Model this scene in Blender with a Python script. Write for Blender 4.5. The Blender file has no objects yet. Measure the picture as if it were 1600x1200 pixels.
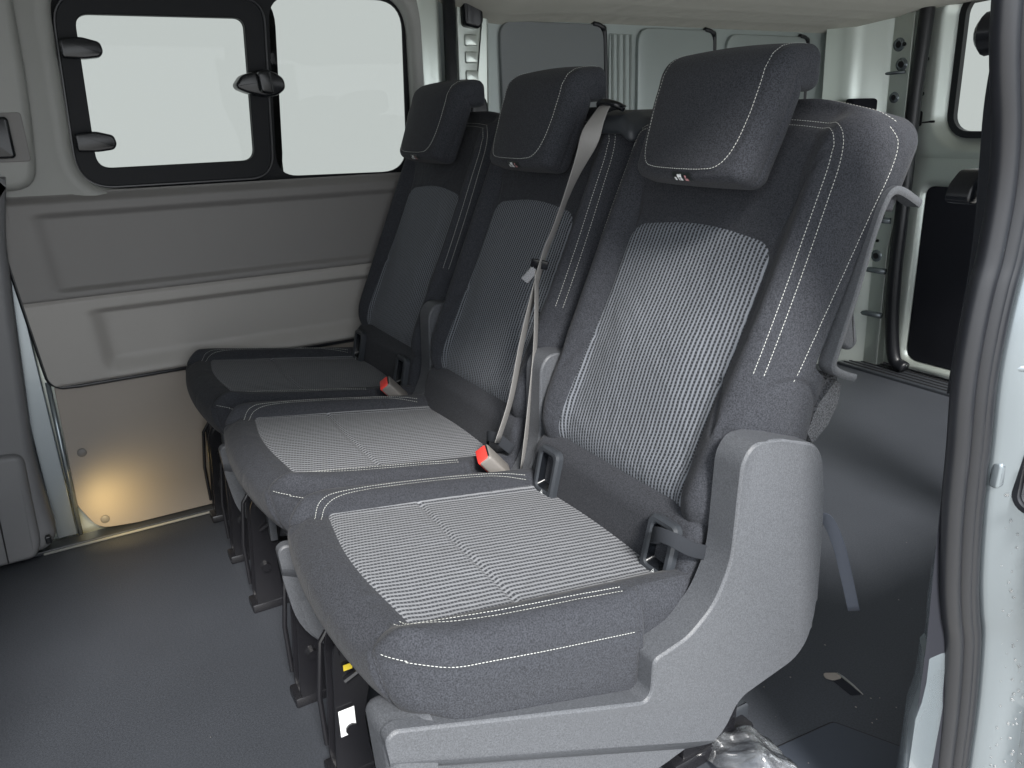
import bpy, bmesh, math, random
import numpy as np
from mathutils import Vector, Matrix
from mathutils.bvhtree import BVHTree
random.seed(7); rng = np.random.default_rng(7)
PI = math.pi
C = bpy.context.scene.collection
S = bpy.context.scene

# ------------------------------------------------------------------ camera
cam_d = bpy.data.cameras.new('camera'); cam = bpy.data.objects.new('camera', cam_d); C.objects.link(cam)
cam_d.sensor_width = 36.0; cam_d.lens = 1195.2 / 1600 * 36.0
cam_d.clip_start = 0.02; cam_d.clip_end = 200
_y, _p, _r = math.radians(149.857), math.radians(-19.281), math.radians(-1.483)
_f = Vector((math.cos(_p)*math.cos(_y), math.cos(_p)*math.sin(_y), math.sin(_p)))
_rt = Vector((math.sin(_y), -math.cos(_y), 0)); _up = _rt.cross(_f)
_R = math.cos(_r)*_rt + math.sin(_r)*_up; _U = -math.sin(_r)*_rt + math.cos(_r)*_up
M = Matrix(((_R.x, _U.x, -_f.x, 1.179), (_R.y, _U.y, -_f.y, -0.816), (_R.z, _U.z, -_f.z, 1.028), (0, 0, 0, 1)))
cam.matrix_world = M
S.camera = cam

# ------------------------------------------------------------------ world, sun, exposure
W = bpy.data.worlds.new('World'); S.world = W; W.use_nodes = True
nt = W.node_tree; nt.nodes.clear()
bg = nt.nodes.new('ShaderNodeBackground'); wo = nt.nodes.new('ShaderNodeOutputWorld')
bg.inputs['Color'].default_value = (0.92, 0.96, 1.0, 1); bg.inputs['Strength'].default_value = 3.2
nt.links.new(bg.outputs[0], wo.inputs[0])
sl = bpy.data.lights.new('overcast_sun', 'SUN'); sl.energy = 8.0; sl.angle = math.radians(13); sl.color = (1.0, 0.97, 0.93)
so = bpy.data.objects.new('overcast_sun', sl); C.objects.link(so)
so.rotation_euler = Vector((0.88, -0.20, 0.80)).to_track_quat('Z', 'Y').to_euler()
S.view_settings.view_transform = 'Standard'; S.view_settings.look = 'None'
S.view_settings.exposure = 0.0; S.view_settings.gamma = 1.0; S.view_settings.use_curve_mapping = False
S.render.engine = 'CYCLES'
S.cycles.use_denoising = True
S.cycles.max_bounces = 8; S.cycles.diffuse_bounces = 5; S.cycles.glossy_bounces = 4; S.cycles.transparent_max_bounces = 8

# ------------------------------------------------------------------ materials
def mat(name, col, rough=0.6, metal=0.0, bump=0.0, bscale=400, var=0.0, vscale=8, spec=0.5, coat=0.0, sheen=0.0, speck=0.0, sscale=900, emit=None):
    m = bpy.data.materials.new(name); m.use_nodes = True
    n = m.node_tree.nodes; L = m.node_tree.links; b = n['Principled BSDF']
    b.inputs['Roughness'].default_value = rough; b.inputs['Metallic'].default_value = metal
    b.inputs['Specular IOR Level'].default_value = spec
    b.inputs['Coat Weight'].default_value = coat; b.inputs['Sheen Weight'].default_value = sheen
    b.inputs['Base Color'].default_value = (*col, 1)
    tc = n.new('ShaderNodeTexCoord')
    cur = None
    if var > 0 or speck > 0:
        mx = n.new('ShaderNodeMix'); mx.data_type = 'RGBA'; mx.blend_type = 'MIX'
        mx.inputs[6].default_value = (*[c*(1-var) for c in col], 1); mx.inputs[7].default_value = (*[min(1, c*(1+var)) for c in col], 1)
        nz = n.new('ShaderNodeTexNoise'); nz.inputs['Scale'].default_value = vscale; nz.inputs['Detail'].default_value = 5
        L.new(tc.outputs['Object'], nz.inputs['Vector']); L.new(nz.outputs['Fac'], mx.inputs[0]); cur = mx.outputs[2]
        if speck > 0:
            n2 = n.new('ShaderNodeTexNoise'); n2.inputs['Scale'].default_value = sscale; n2.inputs['Detail'].default_value = 2
            L.new(tc.outputs['Object'], n2.inputs['Vector'])
            mr = n.new('ShaderNodeMapRange'); mr.inputs['From Min'].default_value = 0.35; mr.inputs['From Max'].default_value = 0.65
            mr.inputs['To Min'].default_value = 1-speck; mr.inputs['To Max'].default_value = 1+speck
            L.new(n2.outputs['Fac'], mr.inputs['Value'])
            vm = n.new('ShaderNodeVectorMath'); vm.operation = 'SCALE'
            L.new(cur, vm.inputs[0]); L.new(mr.outputs[0], vm.inputs['Scale']); cur = vm.outputs[0]
        L.new(cur, b.inputs['Base Color'])
    if bump > 0:
        nb = n.new('ShaderNodeTexNoise'); nb.inputs['Scale'].default_value = bscale; nb.inputs['Detail'].default_value = 3
        L.new(tc.outputs['Object'], nb.inputs['Vector'])
        bp = n.new('ShaderNodeBump'); bp.inputs['Strength'].default_value = bump; bp.inputs['Distance'].default_value = 0.001
        L.new(nb.outputs['Fac'], bp.inputs['Height']); L.new(bp.outputs[0], b.inputs['Normal'])
    return m

FAB = (0.030, 0.032, 0.038)
M_fab = mat('dark_melange_fabric', FAB, 0.95, bump=0.5, bscale=1300, var=0.06, speck=0.40, sscale=600, spec=0.15, sheen=0.05)
M_carpet = mat('grey_backing_felt', (0.05, 0.052, 0.058), 1.0, bump=1.0, bscale=500, var=0.2, speck=0.8, sscale=380, spec=0.1, sheen=0.3)
M_thread = mat('pale_thread', (0.42, 0.43, 0.41), 0.8)
M_cover = mat('grained_grey_plastic', (0.066, 0.070, 0.078), 0.46, bump=0.5, bscale=620, var=0.04, speck=0.20, sscale=520, spec=0.4)
M_plast = mat('charcoal_plastic', (0.030, 0.034, 0.040), 0.42, bump=0.15, bscale=900, spec=0.4)
M_black = mat('black_gloss_plastic', (0.006, 0.007, 0.009), 0.25, spec=0.35)
M_steel = mat('black_painted_steel', (0.010, 0.010, 0.012), 0.25, spec=0.6, bump=0.05, bscale=60)
M_chrome = mat('bright_steel', (0.75, 0.76, 0.78), 0.18, metal=1.0)
M_red = mat('red_button_plastic', (0.72, 0.05, 0.04), 0.35)
M_yel = mat('yellow_tag', (0.65, 0.50, 0.04), 0.5)
M_white = mat('white_print', (0.75, 0.77, 0.78), 0.6)
M_pink = mat('pink_print', (0.48, 0.24, 0.25), 0.6)
M_tag = mat('black_satin_label', (0.010, 0.014, 0.014), 0.5)
M_tail = mat('slate_webbing', (0.075, 0.085, 0.11), 0.7, bump=0.3, bscale=900)
M_web = mat('grey_belt_webbing', (0.22, 0.215, 0.21), 0.6, bump=0.3, bscale=900, var=0.05)
M_webd = mat('dark_belt_webbing', (0.020, 0.022, 0.026), 0.9, spec=0.1, bump=0.3, bscale=900)
M_rub = mat('black_rubber', (0.009, 0.010, 0.013), 0.38, spec=0.5, var=0.15, vscale=20)
M_head = mat('grey_headliner', (0.22, 0.22, 0.205), 1.0, bump=0.5, bscale=600, var=0.03)
M_floor = mat('dark_grey_vinyl', (0.037, 0.041, 0.049), 0.55, bump=0.5, bscale=420, var=0.16, vscale=4, spec=0.35, speck=0.16, sscale=300)
M_trimL = mat('pale_grey_trim', (0.21, 0.215, 0.205), 0.5, bump=0.2, bscale=800, var=0.03)
M_trimD = mat('slate_trim', (0.135, 0.131, 0.128), 0.55, bump=0.25, bscale=800, var=0.03)
M_trimT = mat('taupe_trim', (0.25, 0.240, 0.228), 0.5, bump=0.25, bscale=800, var=0.03)
M_kick = mat('taupe_board', (0.24, 0.215, 0.19), 0.6, bump=0.1, bscale=300, var=0.04)
M_pil = mat('grey_pillar_trim', (0.12, 0.122, 0.128), 0.5, bump=0.25, bscale=800, var=0.03)
M_silver = mat('silver_body_paint', (0.20, 0.23, 0.25), 0.26, metal=0.6, coat=0.4, var=0.05, vscale=5)
M_primer = mat('pale_green_grey_paint', (0.56, 0.61, 0.57), 0.30, metal=0.62, var=0.05, vscale=4)
M_side = mat('cargo_side_paint', (0.31, 0.35, 0.34), 0.4, metal=0.25, var=0.05, vscale=4)
M_wallp = mat('blanking_panel', (0.17, 0.185, 0.19), 0.6, var=0.03)
M_dark = mat('dark_cavity', (0.006, 0.006, 0.008), 0.8)
M_frit = mat('black_window_border', (0.008, 0.009, 0.011), 0.6, spec=0.2)
M_panel = mat('dark_load_panel', (0.014, 0.015, 0.020), 0.9, spec=0.2, bump=0.2, bscale=500)
M_hatch = mat('dark_blue_grey_vinyl', (0.034, 0.040, 0.052), 0.5, bump=0.25, bscale=900, spec=0.35)
M_ground = mat('pale_concrete', (0.38, 0.37, 0.35), 0.9, var=0.1, vscale=2)
M_bag = bpy.data.materials.new('clear_plastic_film'); M_bag.use_nodes = True
_n = M_bag.node_tree.nodes; _l = M_bag.node_tree.links; _n.clear()
_o = _n.new('ShaderNodeOutputMaterial'); _t = _n.new('ShaderNodeBsdfTransparent'); _t.inputs[0].default_value = (.90, .93, .96, 1)
_g = _n.new('ShaderNodeBsdfGlossy'); _g.inputs['Roughness'].default_value = .10; _x = _n.new('ShaderNodeMixShader')
_f = _n.new('ShaderNodeLayerWeight'); _f.inputs['Blend'].default_value = .45
_d = _n.new('ShaderNodeBsdfDiffuse'); _d.inputs[0].default_value = (.8, .82, .85, 1); _y = _n.new('ShaderNodeMixShader'); _y.inputs[0].default_value = .10
_l.new(_t.outputs[0], _y.inputs[1]); _l.new(_d.outputs[0], _y.inputs[2])
_l.new(_f.outputs['Facing'], _x.inputs[0]); _l.new(_y.outputs[0], _x.inputs[1]); _l.new(_g.outputs[0], _x.inputs[2]); _l.new(_x.outputs[0], _o.inputs[0])
M_drop = bpy.data.materials.new('water_drop'); M_drop.use_nodes = True
b_ = M_drop.node_tree.nodes['Principled BSDF']; b_.inputs['Roughness'].default_value = 0.02; b_.inputs['IOR'].default_value = 1.33
b_.inputs['Transmission Weight'].default_value = 0.9

def tinted(name, t, g=0.05):
    m = bpy.data.materials.new(name); m.use_nodes = True
    n = m.node_tree.nodes; L = m.node_tree.links; n.clear()
    o = n.new('ShaderNodeOutputMaterial'); tr = n.new('ShaderNodeBsdfTransparent'); tr.inputs[0].default_value = (*t, 1)
    gl = n.new('ShaderNodeBsdfGlossy'); gl.inputs['Roughness'].default_value = 0.03; gl.inputs[0].default_value = (1, 1, 1, 1)
    mx = n.new('ShaderNodeMixShader'); mx.inputs[0].default_value = g
    L.new(tr.outputs[0], mx.inputs[1]); L.new(gl.outputs[0], mx.inputs[2]); L.new(mx.outputs[0], o.inputs[0])
    return m
M_glass = tinted('tinted_glass', (0.418, 0.426, 0.411), 0.006)

def woven(name, contrast, light, dark):
    """seat cover: plain melange fabric, with the woven insert where the vertex attribute 'ins' is positive"""
    m = bpy.data.materials.new(name); m.use_nodes = True
    n = m.node_tree.nodes; L = m.node_tree.links; b = n['Principled BSDF']
    b.inputs['Roughness'].default_value = 0.92; b.inputs['Specular IOR Level'].default_value = 0.15; b.inputs['Sheen Weight'].default_value = 0.05
    def node(t, **k):
        q = n.new(t)
        for a, v in k.items(): setattr(q, a, v)
        return q
    def mth(op, a, bb=None, c=None, clamp=False):
        q = node('ShaderNodeMath', operation=op, use_clamp=clamp)
        for i, v in enumerate((a, bb, c)):
            if v is None: continue
            if isinstance(v, (int, float)): q.inputs[i].default_value = v
            else: L.new(v, q.inputs[i])
        return q.outputs[0]
    tc = node('ShaderNodeTexCoord')
    uv = node('ShaderNodeAttribute', attribute_name='wv'); ins = node('ShaderNodeAttribute', attribute_name='ins')
    sx = node('ShaderNodeSeparateXYZ'); L.new(uv.outputs['Vector'], sx.inputs[0])
    nzw = node('ShaderNodeTexNoise'); nzw.inputs['Scale'].default_value = 60; L.new(tc.outputs['Object'], nzw.inputs['Vector'])
    wob = mth('MULTIPLY', mth('SUBTRACT', nzw.outputs['Fac'], 0.5), 0.35)
    u = mth('ADD', mth('DIVIDE', sx.outputs['X'], 0.0083), wob); v = mth('DIVIDE', sx.outputs['Y'], 0.0052)
    # half-drop: each second column is shifted by half a row
    par = mth('MULTIPLY', mth('FLOORED_MODULO', mth('FLOOR', u), 2.0), 0.5)
    fu = mth('FRACT', u); fv = mth('FRACT', mth('ADD', v, par))
    cu = mth('ABSOLUTE', mth('SUBTRACT', fu, 0.5)); cv = mth('ABSOLUTE', mth('SUBTRACT', fv, 0.5))
    du = node('ShaderNodeMapRange', interpolation_type='SMOOTHSTEP'); L.new(cu, du.inputs['Value'])
    du.inputs['From Min'].default_value = 0.20; du.inputs['From Max'].default_value = 0.32
    dv = node('ShaderNodeMapRange', interpolation_type='SMOOTHSTEP'); L.new(cv, dv.inputs['Value'])
    dv.inputs['From Min'].default_value = 0.30; dv.inputs['From Max'].default_value = 0.44
    rung = mth('MULTIPLY', dv.outputs[0], 0.55)
    lite = mth('MAXIMUM', du.outputs[0], rung)
    n2 = node('ShaderNodeTexNoise'); n2.inputs['Scale'].default_value = 560; n2.inputs['Detail'].default_value = 3; L.new(tc.outputs['Object'], n2.inputs['Vector'])
    lite = mth('MULTIPLY', lite, mth('ADD', mth('MULTIPLY', n2.outputs['Fac'], 0.8), 0.6), clamp=True)
    mw = node('ShaderNodeMix', data_type='RGBA'); L.new(lite, mw.inputs[0]); mw.inputs[6].default_value = (*dark, 1); mw.inputs[7].default_value = (*light, 1)
    # plain fabric
    mr = node('ShaderNodeMapRange'); mr.inputs['From Min'].default_value = 0.35; mr.inputs['From Max'].default_value = 0.65
    mr.inputs['To Min'].default_value = 0.60; mr.inputs['To Max'].default_value = 1.40; L.new(n2.outputs['Fac'], mr.inputs['Value'])
    pf = node('ShaderNodeVectorMath', operation='SCALE'); pf.inputs[0].default_value = FAB; L.new(mr.outputs[0], pf.inputs['Scale'])
    mk = node('ShaderNodeMapRange'); mk.inputs['From Min'].default_value = -0.0004; mk.inputs['From Max'].default_value = 0.0004
    L.new(ins.outputs['Fac'], mk.inputs['Value'])
    fin = node('ShaderNodeMix', data_type='RGBA'); L.new(mk.outputs[0], fin.inputs[0]); L.new(pf.outputs[0], fin.inputs[6]); L.new(mw.outputs[2], fin.inputs[7])
    L.new(fin.outputs[2], b.inputs['Base Color'])
    hb = mth('ADD', mth('MULTIPLY', n2.outputs['Fac'], 0.6), mth('MULTIPLY', mth('MULTIPLY', lite, mk.outputs[0]), 0.8))
    nc = node('ShaderNodeTexNoise'); nc.inputs['Scale'].default_value = 13; nc.inputs['Detail'].default_value = 3; nc.inputs['Distortion'].default_value = 1.5; L.new(tc.outputs['Object'], nc.inputs['Vector'])
    b0 = node('ShaderNodeBump'); b0.inputs['Strength'].default_value = 0.5; b0.inputs['Distance'].default_value = 0.008; L.new(nc.outputs['Fac'], b0.inputs['Height'])
    bp = node('ShaderNodeBump'); L.new(b0.outputs[0], bp.inputs['Normal']); bp.inputs['Strength'].default_value = 0.5; bp.inputs['Distance'].default_value = 0.001
    L.new(hb, bp.inputs['Height']); L.new(bp.outputs[0], b.inputs['Normal'])
    return m
M_cush = woven('seat_base_fabric', 1, (0.185, 0.192, 0.206), (0.034, 0.036, 0.042))
M_back = woven('seat_back_fabric', 1, (0.160, 0.172, 0.195), (0.020, 0.022, 0.026))

# ------------------------------------------------------------------ object helpers
def put(name, me, m=None, parent=None, smooth=True):
    if m is not None: me.materials.append(m)
    if smooth:
        me.polygons.foreach_set('use_smooth', [True]*len(me.polygons))
    o = bpy.data.objects.new(name, me); C.objects.link(o)
    if parent is not None: o.parent = parent
    return o
def tag(o, label=None, cat=None, group=None, kind=None):
    if label: o['label'] = label
    if cat: o['category'] = cat
    if group: o['group'] = group
    if kind: o['kind'] = kind
    return o
def empty(name, loc=(0, 0, 0), **k):
    o = bpy.data.objects.new(name, None); C.objects.link(o); o.location = loc; o.empty_display_size = 0.05
    return tag(o, **k)
def bm_obj(name, bm, m, parent=None, smooth=False, auto=None):
    me = bpy.data.meshes.new(name); bmesh.ops.recalc_face_normals(bm, faces=bm.faces); bm.to_mesh(me); bm.free()
    o = put(name, me, m, parent, smooth or auto is not None)
    if auto is not None: me.set_sharp_from_angle(angle=math.radians(auto))
    return o
def bm_mesh(verts, faces):
    bm = bmesh.new(); vs = [bm.verts.new(v) for v in verts]
    for f in faces:
        try: bm.faces.new([vs[i] for i in f])
        except ValueError: pass
    return bm
def join(dst, src, mtx=None):
    me = bpy.data.meshes.new('tmp'); src.to_mesh(me); src.free()
    if mtx is not None: me.transform(mtx)
    dst.from_mesh(me); bpy.data.meshes.remove(me); return dst
def box(x0, x1, y0, y1, z0, z1, bev=0.0, seg=2):
    bm = bmesh.new(); bmesh.ops.create_cube(bm, size=1)
    for v in bm.verts: v.co = Vector(((x0+x1)/2+v.co.x*(x1-x0), (y0+y1)/2+v.co.y*(y1-y0), (z0+z1)/2+v.co.z*(z1-z0)))
    if bev > 0: bmesh.ops.bevel(bm, geom=bm.edges[:], offset=bev, segments=seg, affect='EDGES', profile=0.5)
    return bm
def tube(pts, r, n=10, caps=True):
    """r: number or list of numbers; sweeps a circle along the points"""
    pts = [Vector(p) for p in pts]; bm = bmesh.new(); rings = []
    rr = r if isinstance(r, (list, tuple)) else [r]*len(pts)
    t0 = (pts[1]-pts[0]).normalized(); a = t0.orthogonal().normalized()
    for i, p in enumerate(pts):
        t = ((pts[min(i+1, len(pts)-1)]-p).normalized() + (p-pts[max(i-1, 0)]).normalized()).normalized()
        a = (a - t*a.dot(t)).normalized(); b = t.cross(a)
        rings.append([bm.verts.new(p+(a*math.cos(2*PI*k/n)+b*math.sin(2*PI*k/n))*rr[i]) for k in range(n)])
    for i in range(len(rings)-1):
        for k in range(n): bm.faces.new((rings[i][k], rings[i][(k+1) % n], rings[i+1][(k+1) % n], rings[i+1][k]))
    if caps: bm.faces.new(rings[0][::-1]); bm.faces.new(rings[-1])
    return bm
def smooth_path(pts, n=8):
    """Catmull-Rom through the points"""
    P = [np.array(p, float) for p in pts]; P = [2*P[0]-P[1]] + P + [2*P[-1]-P[-2]]; out = []
    for i in range(1, len(P)-2):
        for k in range(n):
            t = k/n; a, b, c, d = P[i-1], P[i], P[i+1], P[i+2]
            out.append(0.5*((2*b)+(-a+c)*t+(2*a-5*b+4*c-d)*t*t+(-a+3*b-3*c+d)*t**3))
    out.append(P[-2]); return out
def ribbon(pts, w, th, wdir, twist=None):
    """flat webbing with thickness along pts; wdir = width direction per point or one"""
    pts = [Vector(p) for p in pts]; bm = bmesh.new(); rings = []
    for i, p in enumerate(pts):
        t = (pts[min(i+1, len(pts)-1)]-pts[max(i-1, 0)]).normalized()
        wd = Vector(wdir[i] if isinstance(wdir, list) else wdir); wd = (wd - t*wd.dot(t)).normalized(); n = t.cross(wd)
        ww = w[i] if isinstance(w, list) else w
        rings.append([bm.verts.new(p+wd*(sx*ww/2)+n*(sy*th/2)) for sx, sy in ((-1, -.4), (-.9, -1), (.9, -1), (1, -.4), (1, .4), (.9, 1), (-.9, 1), (-1, .4))])
    for i in range(len(rings)-1):
        for k in range(8): bm.faces.new((rings[i][k], rings[i][(k+1) % 8], rings[i+1][(k+1) % 8], rings[i+1][k]))
    bm.faces.new(rings[0][::-1]); bm.faces.new(rings[-1]); return bm
def rrect(y0, y1, z0, z1, r, n=8):
    """rounded rectangle loop in (a,b)"""
    out = []
    if not isinstance(r, (list, tuple)): r = [r]*4
    for (cy, cz, a0, q) in ((y1-r[0], z1-r[0], 0, r[0]), (y0+r[1], z1-r[1], 90, r[1]), (y0+r[2], z0+r[2], 180, r[2]), (y1-r[3], z0+r[3], 270, r[3])):
        for k in range(n+1):
            a = math.radians(a0+90*k/n); out.append((cy+q*math.cos(a), cz+q*math.sin(a)))
    return out
def round_poly(P, r, n=5):
    """round the corners of a closed 2-D polygon"""
    out = []; N = len(P)
    for i in range(N):
        p0, p1, p2 = (np.array(P[(i-1) % N], float), np.array(P[i], float), np.array(P[(i+1) % N], float))
        rr = r[i] if isinstance(r, (list, tuple)) else r
        a = p0-p1; b = p2-p1; la, lb = np.linalg.norm(a), np.linalg.norm(b); d = min(rr, la*.49, lb*.49)
        A = p1+a/la*d; B = p1+b/lb*d
        if rr <= 0: out.append(tuple(p1)); continue
        for k in range(n+1):
            t = k/n; q = (1-t)**2*A+2*t*(1-t)*p1+t*t*B; out.append(tuple(q))
    return out
def loft(loops, cap0=False, cap1=False, closed=True):
    """bridge equal-length 3-D loops"""
    bm = bmesh.new(); R = [[bm.verts.new(p) for p in l] for l in loops]; N = len(R[0])
    for i in range(len(R)-1):
        for k in range(N if closed else N-1):
            try: bm.faces.new((R[i][k], R[i][(k+1) % N], R[i+1][(k+1) % N], R[i+1][k]))
            except ValueError: pass
    if cap0: bm.faces.new(R[0][::-1])
    if cap1: bm.faces.new(R[-1])
    return bm
def offset_loop(P, d):
    """offset closed loop inward by d (CCW loop)"""
    P = np.array(P, float); N = len(P); out = []
    A = 0.5*sum(P[i][0]*P[(i+1) % N][1]-P[(i+1) % N][0]*P[i][1] for i in range(N)); s = 1 if A > 0 else -1
    for i in range(N):
        t = P[(i+1) % N]-P[(i-1) % N]; L = np.linalg.norm(t)
        if L < 1e-9: out.append(tuple(P[i])); continue
        t /= L; out.append((P[i][0]-s*t[1]*d, P[i][1]+s*t[0]*d))
    return out
def slab(P, axis, d0, d1, bev=0.003, seg=3):
    """extrude closed 2-D loop P between depth d0 and d1 (d1 side bevelled). axis 'x': P=(y,z); 'y': P=(x,z); 'z': P=(x,y)"""
    mk = {'x': lambda p, d: (d, p[0], p[1]), 'y': lambda p, d: (p[0], d, p[1]), 'z': lambda p, d: (p[0], p[1], d)}[axis]
    s = 1 if d1 > d0 else -1; loops = [[mk(p, d0) for p in P], [mk(p, d1-s*bev) for p in P]]
    for k in range(1, seg+1):
        a = PI/2*k/seg; Q = offset_loop(P, bev*(1-math.cos(a))); loops.append([mk(p, d1-s*bev*(1-math.sin(a))) for p in Q])
    return loft(loops, True, True)

def ss(x, a, b):
    t = np.clip((x-a)/(b-a), 0, 1); return t*t*(3-2*t)

def rbox(h, r, step, warp, fine=None):
    """rounded box surface lattice, warped; returns verts (n,3), base points (n,3), quads"""
    h = np.array(h, float); ax = []
    for k in range(3):
        n = max(2, int(round(2*h[k]/step[k]))); rn = 6
        inner = np.linspace(-(h[k]-r), h[k]-r, n+1)
        edge = r*np.tan(np.linspace(0, PI/4, rn+1))[1:]
        ax.append(np.concatenate([-(h[k]-r)-edge[::-1], inner, (h[k]-r)+edge]))
    idx = {}; base = []; quads = []
    def vid(i, j, k):
        key = (i, j, k)
        if key not in idx: idx[key] = len(base); base.append((ax[0][i], ax[1][j], ax[2][k]))
        return idx[key]
    nx, ny, nz = (len(a)-1 for a in ax)
    for i in range(nx):
        for j in range(ny):
            quads.append((vid(i, j, nz), vid(i+1, j, nz), vid(i+1, j+1, nz), vid(i, j+1, nz)))
            quads.append((vid(i, j, 0), vid(i, j+1, 0), vid(i+1, j+1, 0), vid(i+1, j, 0)))
    for i in range(nx):
        for k in range(nz):
            quads.append((vid(i, 0, k), vid(i+1, 0, k), vid(i+1, 0, k+1), vid(i, 0, k+1)))
            quads.append((vid(i, ny, k), vid(i, ny, k+1), vid(i+1, ny, k+1), vid(i+1, ny, k)))
    for j in range(ny):
        for k in range(nz):
            quads.append((vid(0, j, k), vid(0, j, k+1), vid(0, j+1, k+1), vid(0, j+1, k)))
            quads.append((vid(nx, j, k), vid(nx, j+1, k), vid(nx, j+1, k+1), vid(nx, j, k+1)))
    B = np.array(base)
    P = rnd(B, h, r)
    return warp(P), P, B, quads
def rnd(B, h, r):
    inner = np.clip(B, -(np.array(h)-r), np.array(h)-r); d = B-inner; L = np.linalg.norm(d, axis=1); L[L < 1e-9] = 1
    return inner + d/L[:, None]*np.where(np.linalg.norm(d, axis=1) > 1e-9, r, 0)[:, None]

def seg_dist(pts, poly, closed=False):
    """distance of 2-D pts (n,2) to polyline"""
    best = np.full(len(pts), 1e9); P = [np.array(p) for p in poly]
    if closed: P.append(P[0])
    for a, b in zip(P[:-1], P[1:]):
        ab = b-a; L = ab@ab
        if L < 1e-12: continue
        t = np.clip(((pts-a)@ab)/L, 0, 1); d = np.linalg.norm(pts-(a+t[:, None]*ab), axis=1); best = np.minimum(best, d)
    return best
def inside(pts, poly):
    P = np.array(poly); c = np.zeros(len(pts), bool); j = len(P)-1
    for i in range(len(P)):
        a = (P[i][1] > pts[:, 1]) != (P[j][1] > pts[:, 1])
        with np.errstate(divide='ignore', invalid='ignore'):
            xi = (P[j][0]-P[i][0])*(pts[:, 1]-P[i][1])/(P[j][1]-P[i][1]+1e-12)+P[i][0]
        c ^= a & (pts[:, 0] < xi); j = i
    return c
def normals(V, Q):
    Q = np.array(Q); n = np.cross(V[Q[:, 2]]-V[Q[:, 0]], V[Q[:, 3]]-V[Q[:, 1]]); N = np.zeros_like(V)
    for k in range(4): np.add.at(N, Q[:, k], n)
    L = np.linalg.norm(N, axis=1); L[L == 0] = 1; return N/L[:, None]
def np_mesh(name, V, Q, attrs=None, vec=None):
    me = bpy.data.meshes.new(name); me.from_pydata(V.tolist(), [], [tuple(int(i) for i in q) for q in Q]); me.update()
    if attrs:
        for k, a in attrs.items(): at = me.attributes.new(k, 'FLOAT', 'POINT'); at.data.foreach_set('value', a.astype(np.float32))
    if vec:
        for k, a in vec.items(): at = me.attributes.new(k, 'FLOAT_VECTOR', 'POINT'); at.data.foreach_set('vector', a.astype(np.float32).ravel())
    return me

def stitches(lines, bvh, pitch=0.0048, ln=0.0034, w=0.00046, h=0.0003):
    """lines: 3-D polylines with a push direction; each gets a row of short raised threads laid on the surface"""
    bm = bmesh.new()
    for pts, d in lines:
        d = Vector(d).normalized(); P = []
        for p in pts:
            p = Vector(p)
            hit = bvh.ray_cast(p-d*0.10, d, 0.25)
            if hit[0] is not None: P.append((hit[0], hit[1]))
        if len(P) < 2: continue
        L = [0]
        for a, b in zip(P[:-1], P[1:]): L.append(L[-1]+(b[0]-a[0]).length)
        def at(s):
            for i in range(len(L)-1):
                if L[i+1] >= s:
                    t = (s-L[i])/max(L[i+1]-L[i], 1e-9); return P[i][0].lerp(P[i+1][0], t), P[i][1].lerp(P[i+1][1], t)
            return P[-1]
        s = 0.001
        while s+ln < L[-1]:
            a, na = at(s); b, nb = at(s+ln); na = na.normalized()
            if na.dot(d) > 0: na = -na
            t = (b-a)
            if t.length > 1e-5:
                t.normalize(); side = t.cross(na).normalized(); side2 = (side + t*0.0)
                ring = []
                for p, sc in ((a, .35), (a.lerp(b, .2), 1), (a.lerp(b, .8), 1), (b, .35)):
                    ring.append([bm.verts.new(p+side2*w*sc*x+na*(h*sc*y+0.0002)) for x, y in ((-1, 0), (-.6, 1.2), (.6, 1.2), (1, 0))])
                for i in range(3):
                    for k in range(3): bm.faces.new((ring[i][k], ring[i][k+1], ring[i+1][k+1], ring[i+1][k]))
            s += pitch*random.uniform(.96, 1.04)
    return bm

# ================================================================== SEAT
CX = 0.29                 # x of the near seat's middle
TILT = math.radians(24); BY, BZ = -0.135, 0.516
sT, cT = math.sin(TILT), math.cos(TILT)
def bk(x, s, d):          # backrest frame -> seat space
    return np.stack([x, BY + s*sT + d*cT, BZ + s*cT - d*sT], -1)

# ---- cushion
def cush_top(x, y):
    z = 0.458 - 0.16*(y+0.55)
    z = z + 0.020*ss(np.abs(x), 0.150, 0.195) + 0.006*np.cos(np.clip(x/0.16, -1, 1)*PI/2)
    z = z - 0.012*ss(-y, 0.575, 0.615)
    return z
def cush_warp(P):
    x, y, z = P[:, 0].copy(), P[:, 1]-0.365, P[:, 2]
    w = (z+0.06)/0.12
    q = np.clip((-0.50-y)/0.115, 0, 1)
    x = x*(1-(0.10+0.12*ss(w, .1, .7))*q*q)
    x = x*(1-0.07*ss(y, -0.245, -0.235)*ss(np.abs(x), .205, .225))
    x = x*(1+0.03*np.sin(np.clip(w, 0, 1)*PI))
    zt = cush_top(x, y); zb = 0.365 - 0.36*(y+0.60)
    zb = np.minimum(zb, 0.362)
    zb = zb - 0.0*y
    zz = zb + (zt-zb)*w
    # front: bow and bulge
    f = ss(-y, 0.50, 0.60)
    yy = y + f*(0.022*(np.abs(x)/0.2)**2) - f*0.012*np.sin(np.clip(w, 0, 1)*PI) + f*0.020*(1-np.clip(w, 0, 1))**2
    return np.stack([x, yy, zz], -1)
h = (0.232, 0.245, 0.06)
V, P, B, Q = rbox(h, 0.024, (0.0034, 0.0034, 0.006), cush_warp)
N = normals(V, Q)
INS_C = round_poly([(-.16, -.540), (0, -.563), (.16, -.540), (.164, -.33), (.168, -.10), (-.168, -.10), (-.164, -.33)], [.012, .2, .012, .1, .01, .01, .1], 8)
xy = V[:, :2]; top = (N[:, 2] > 0.35) & (P[:, 2] > 0)
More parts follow.
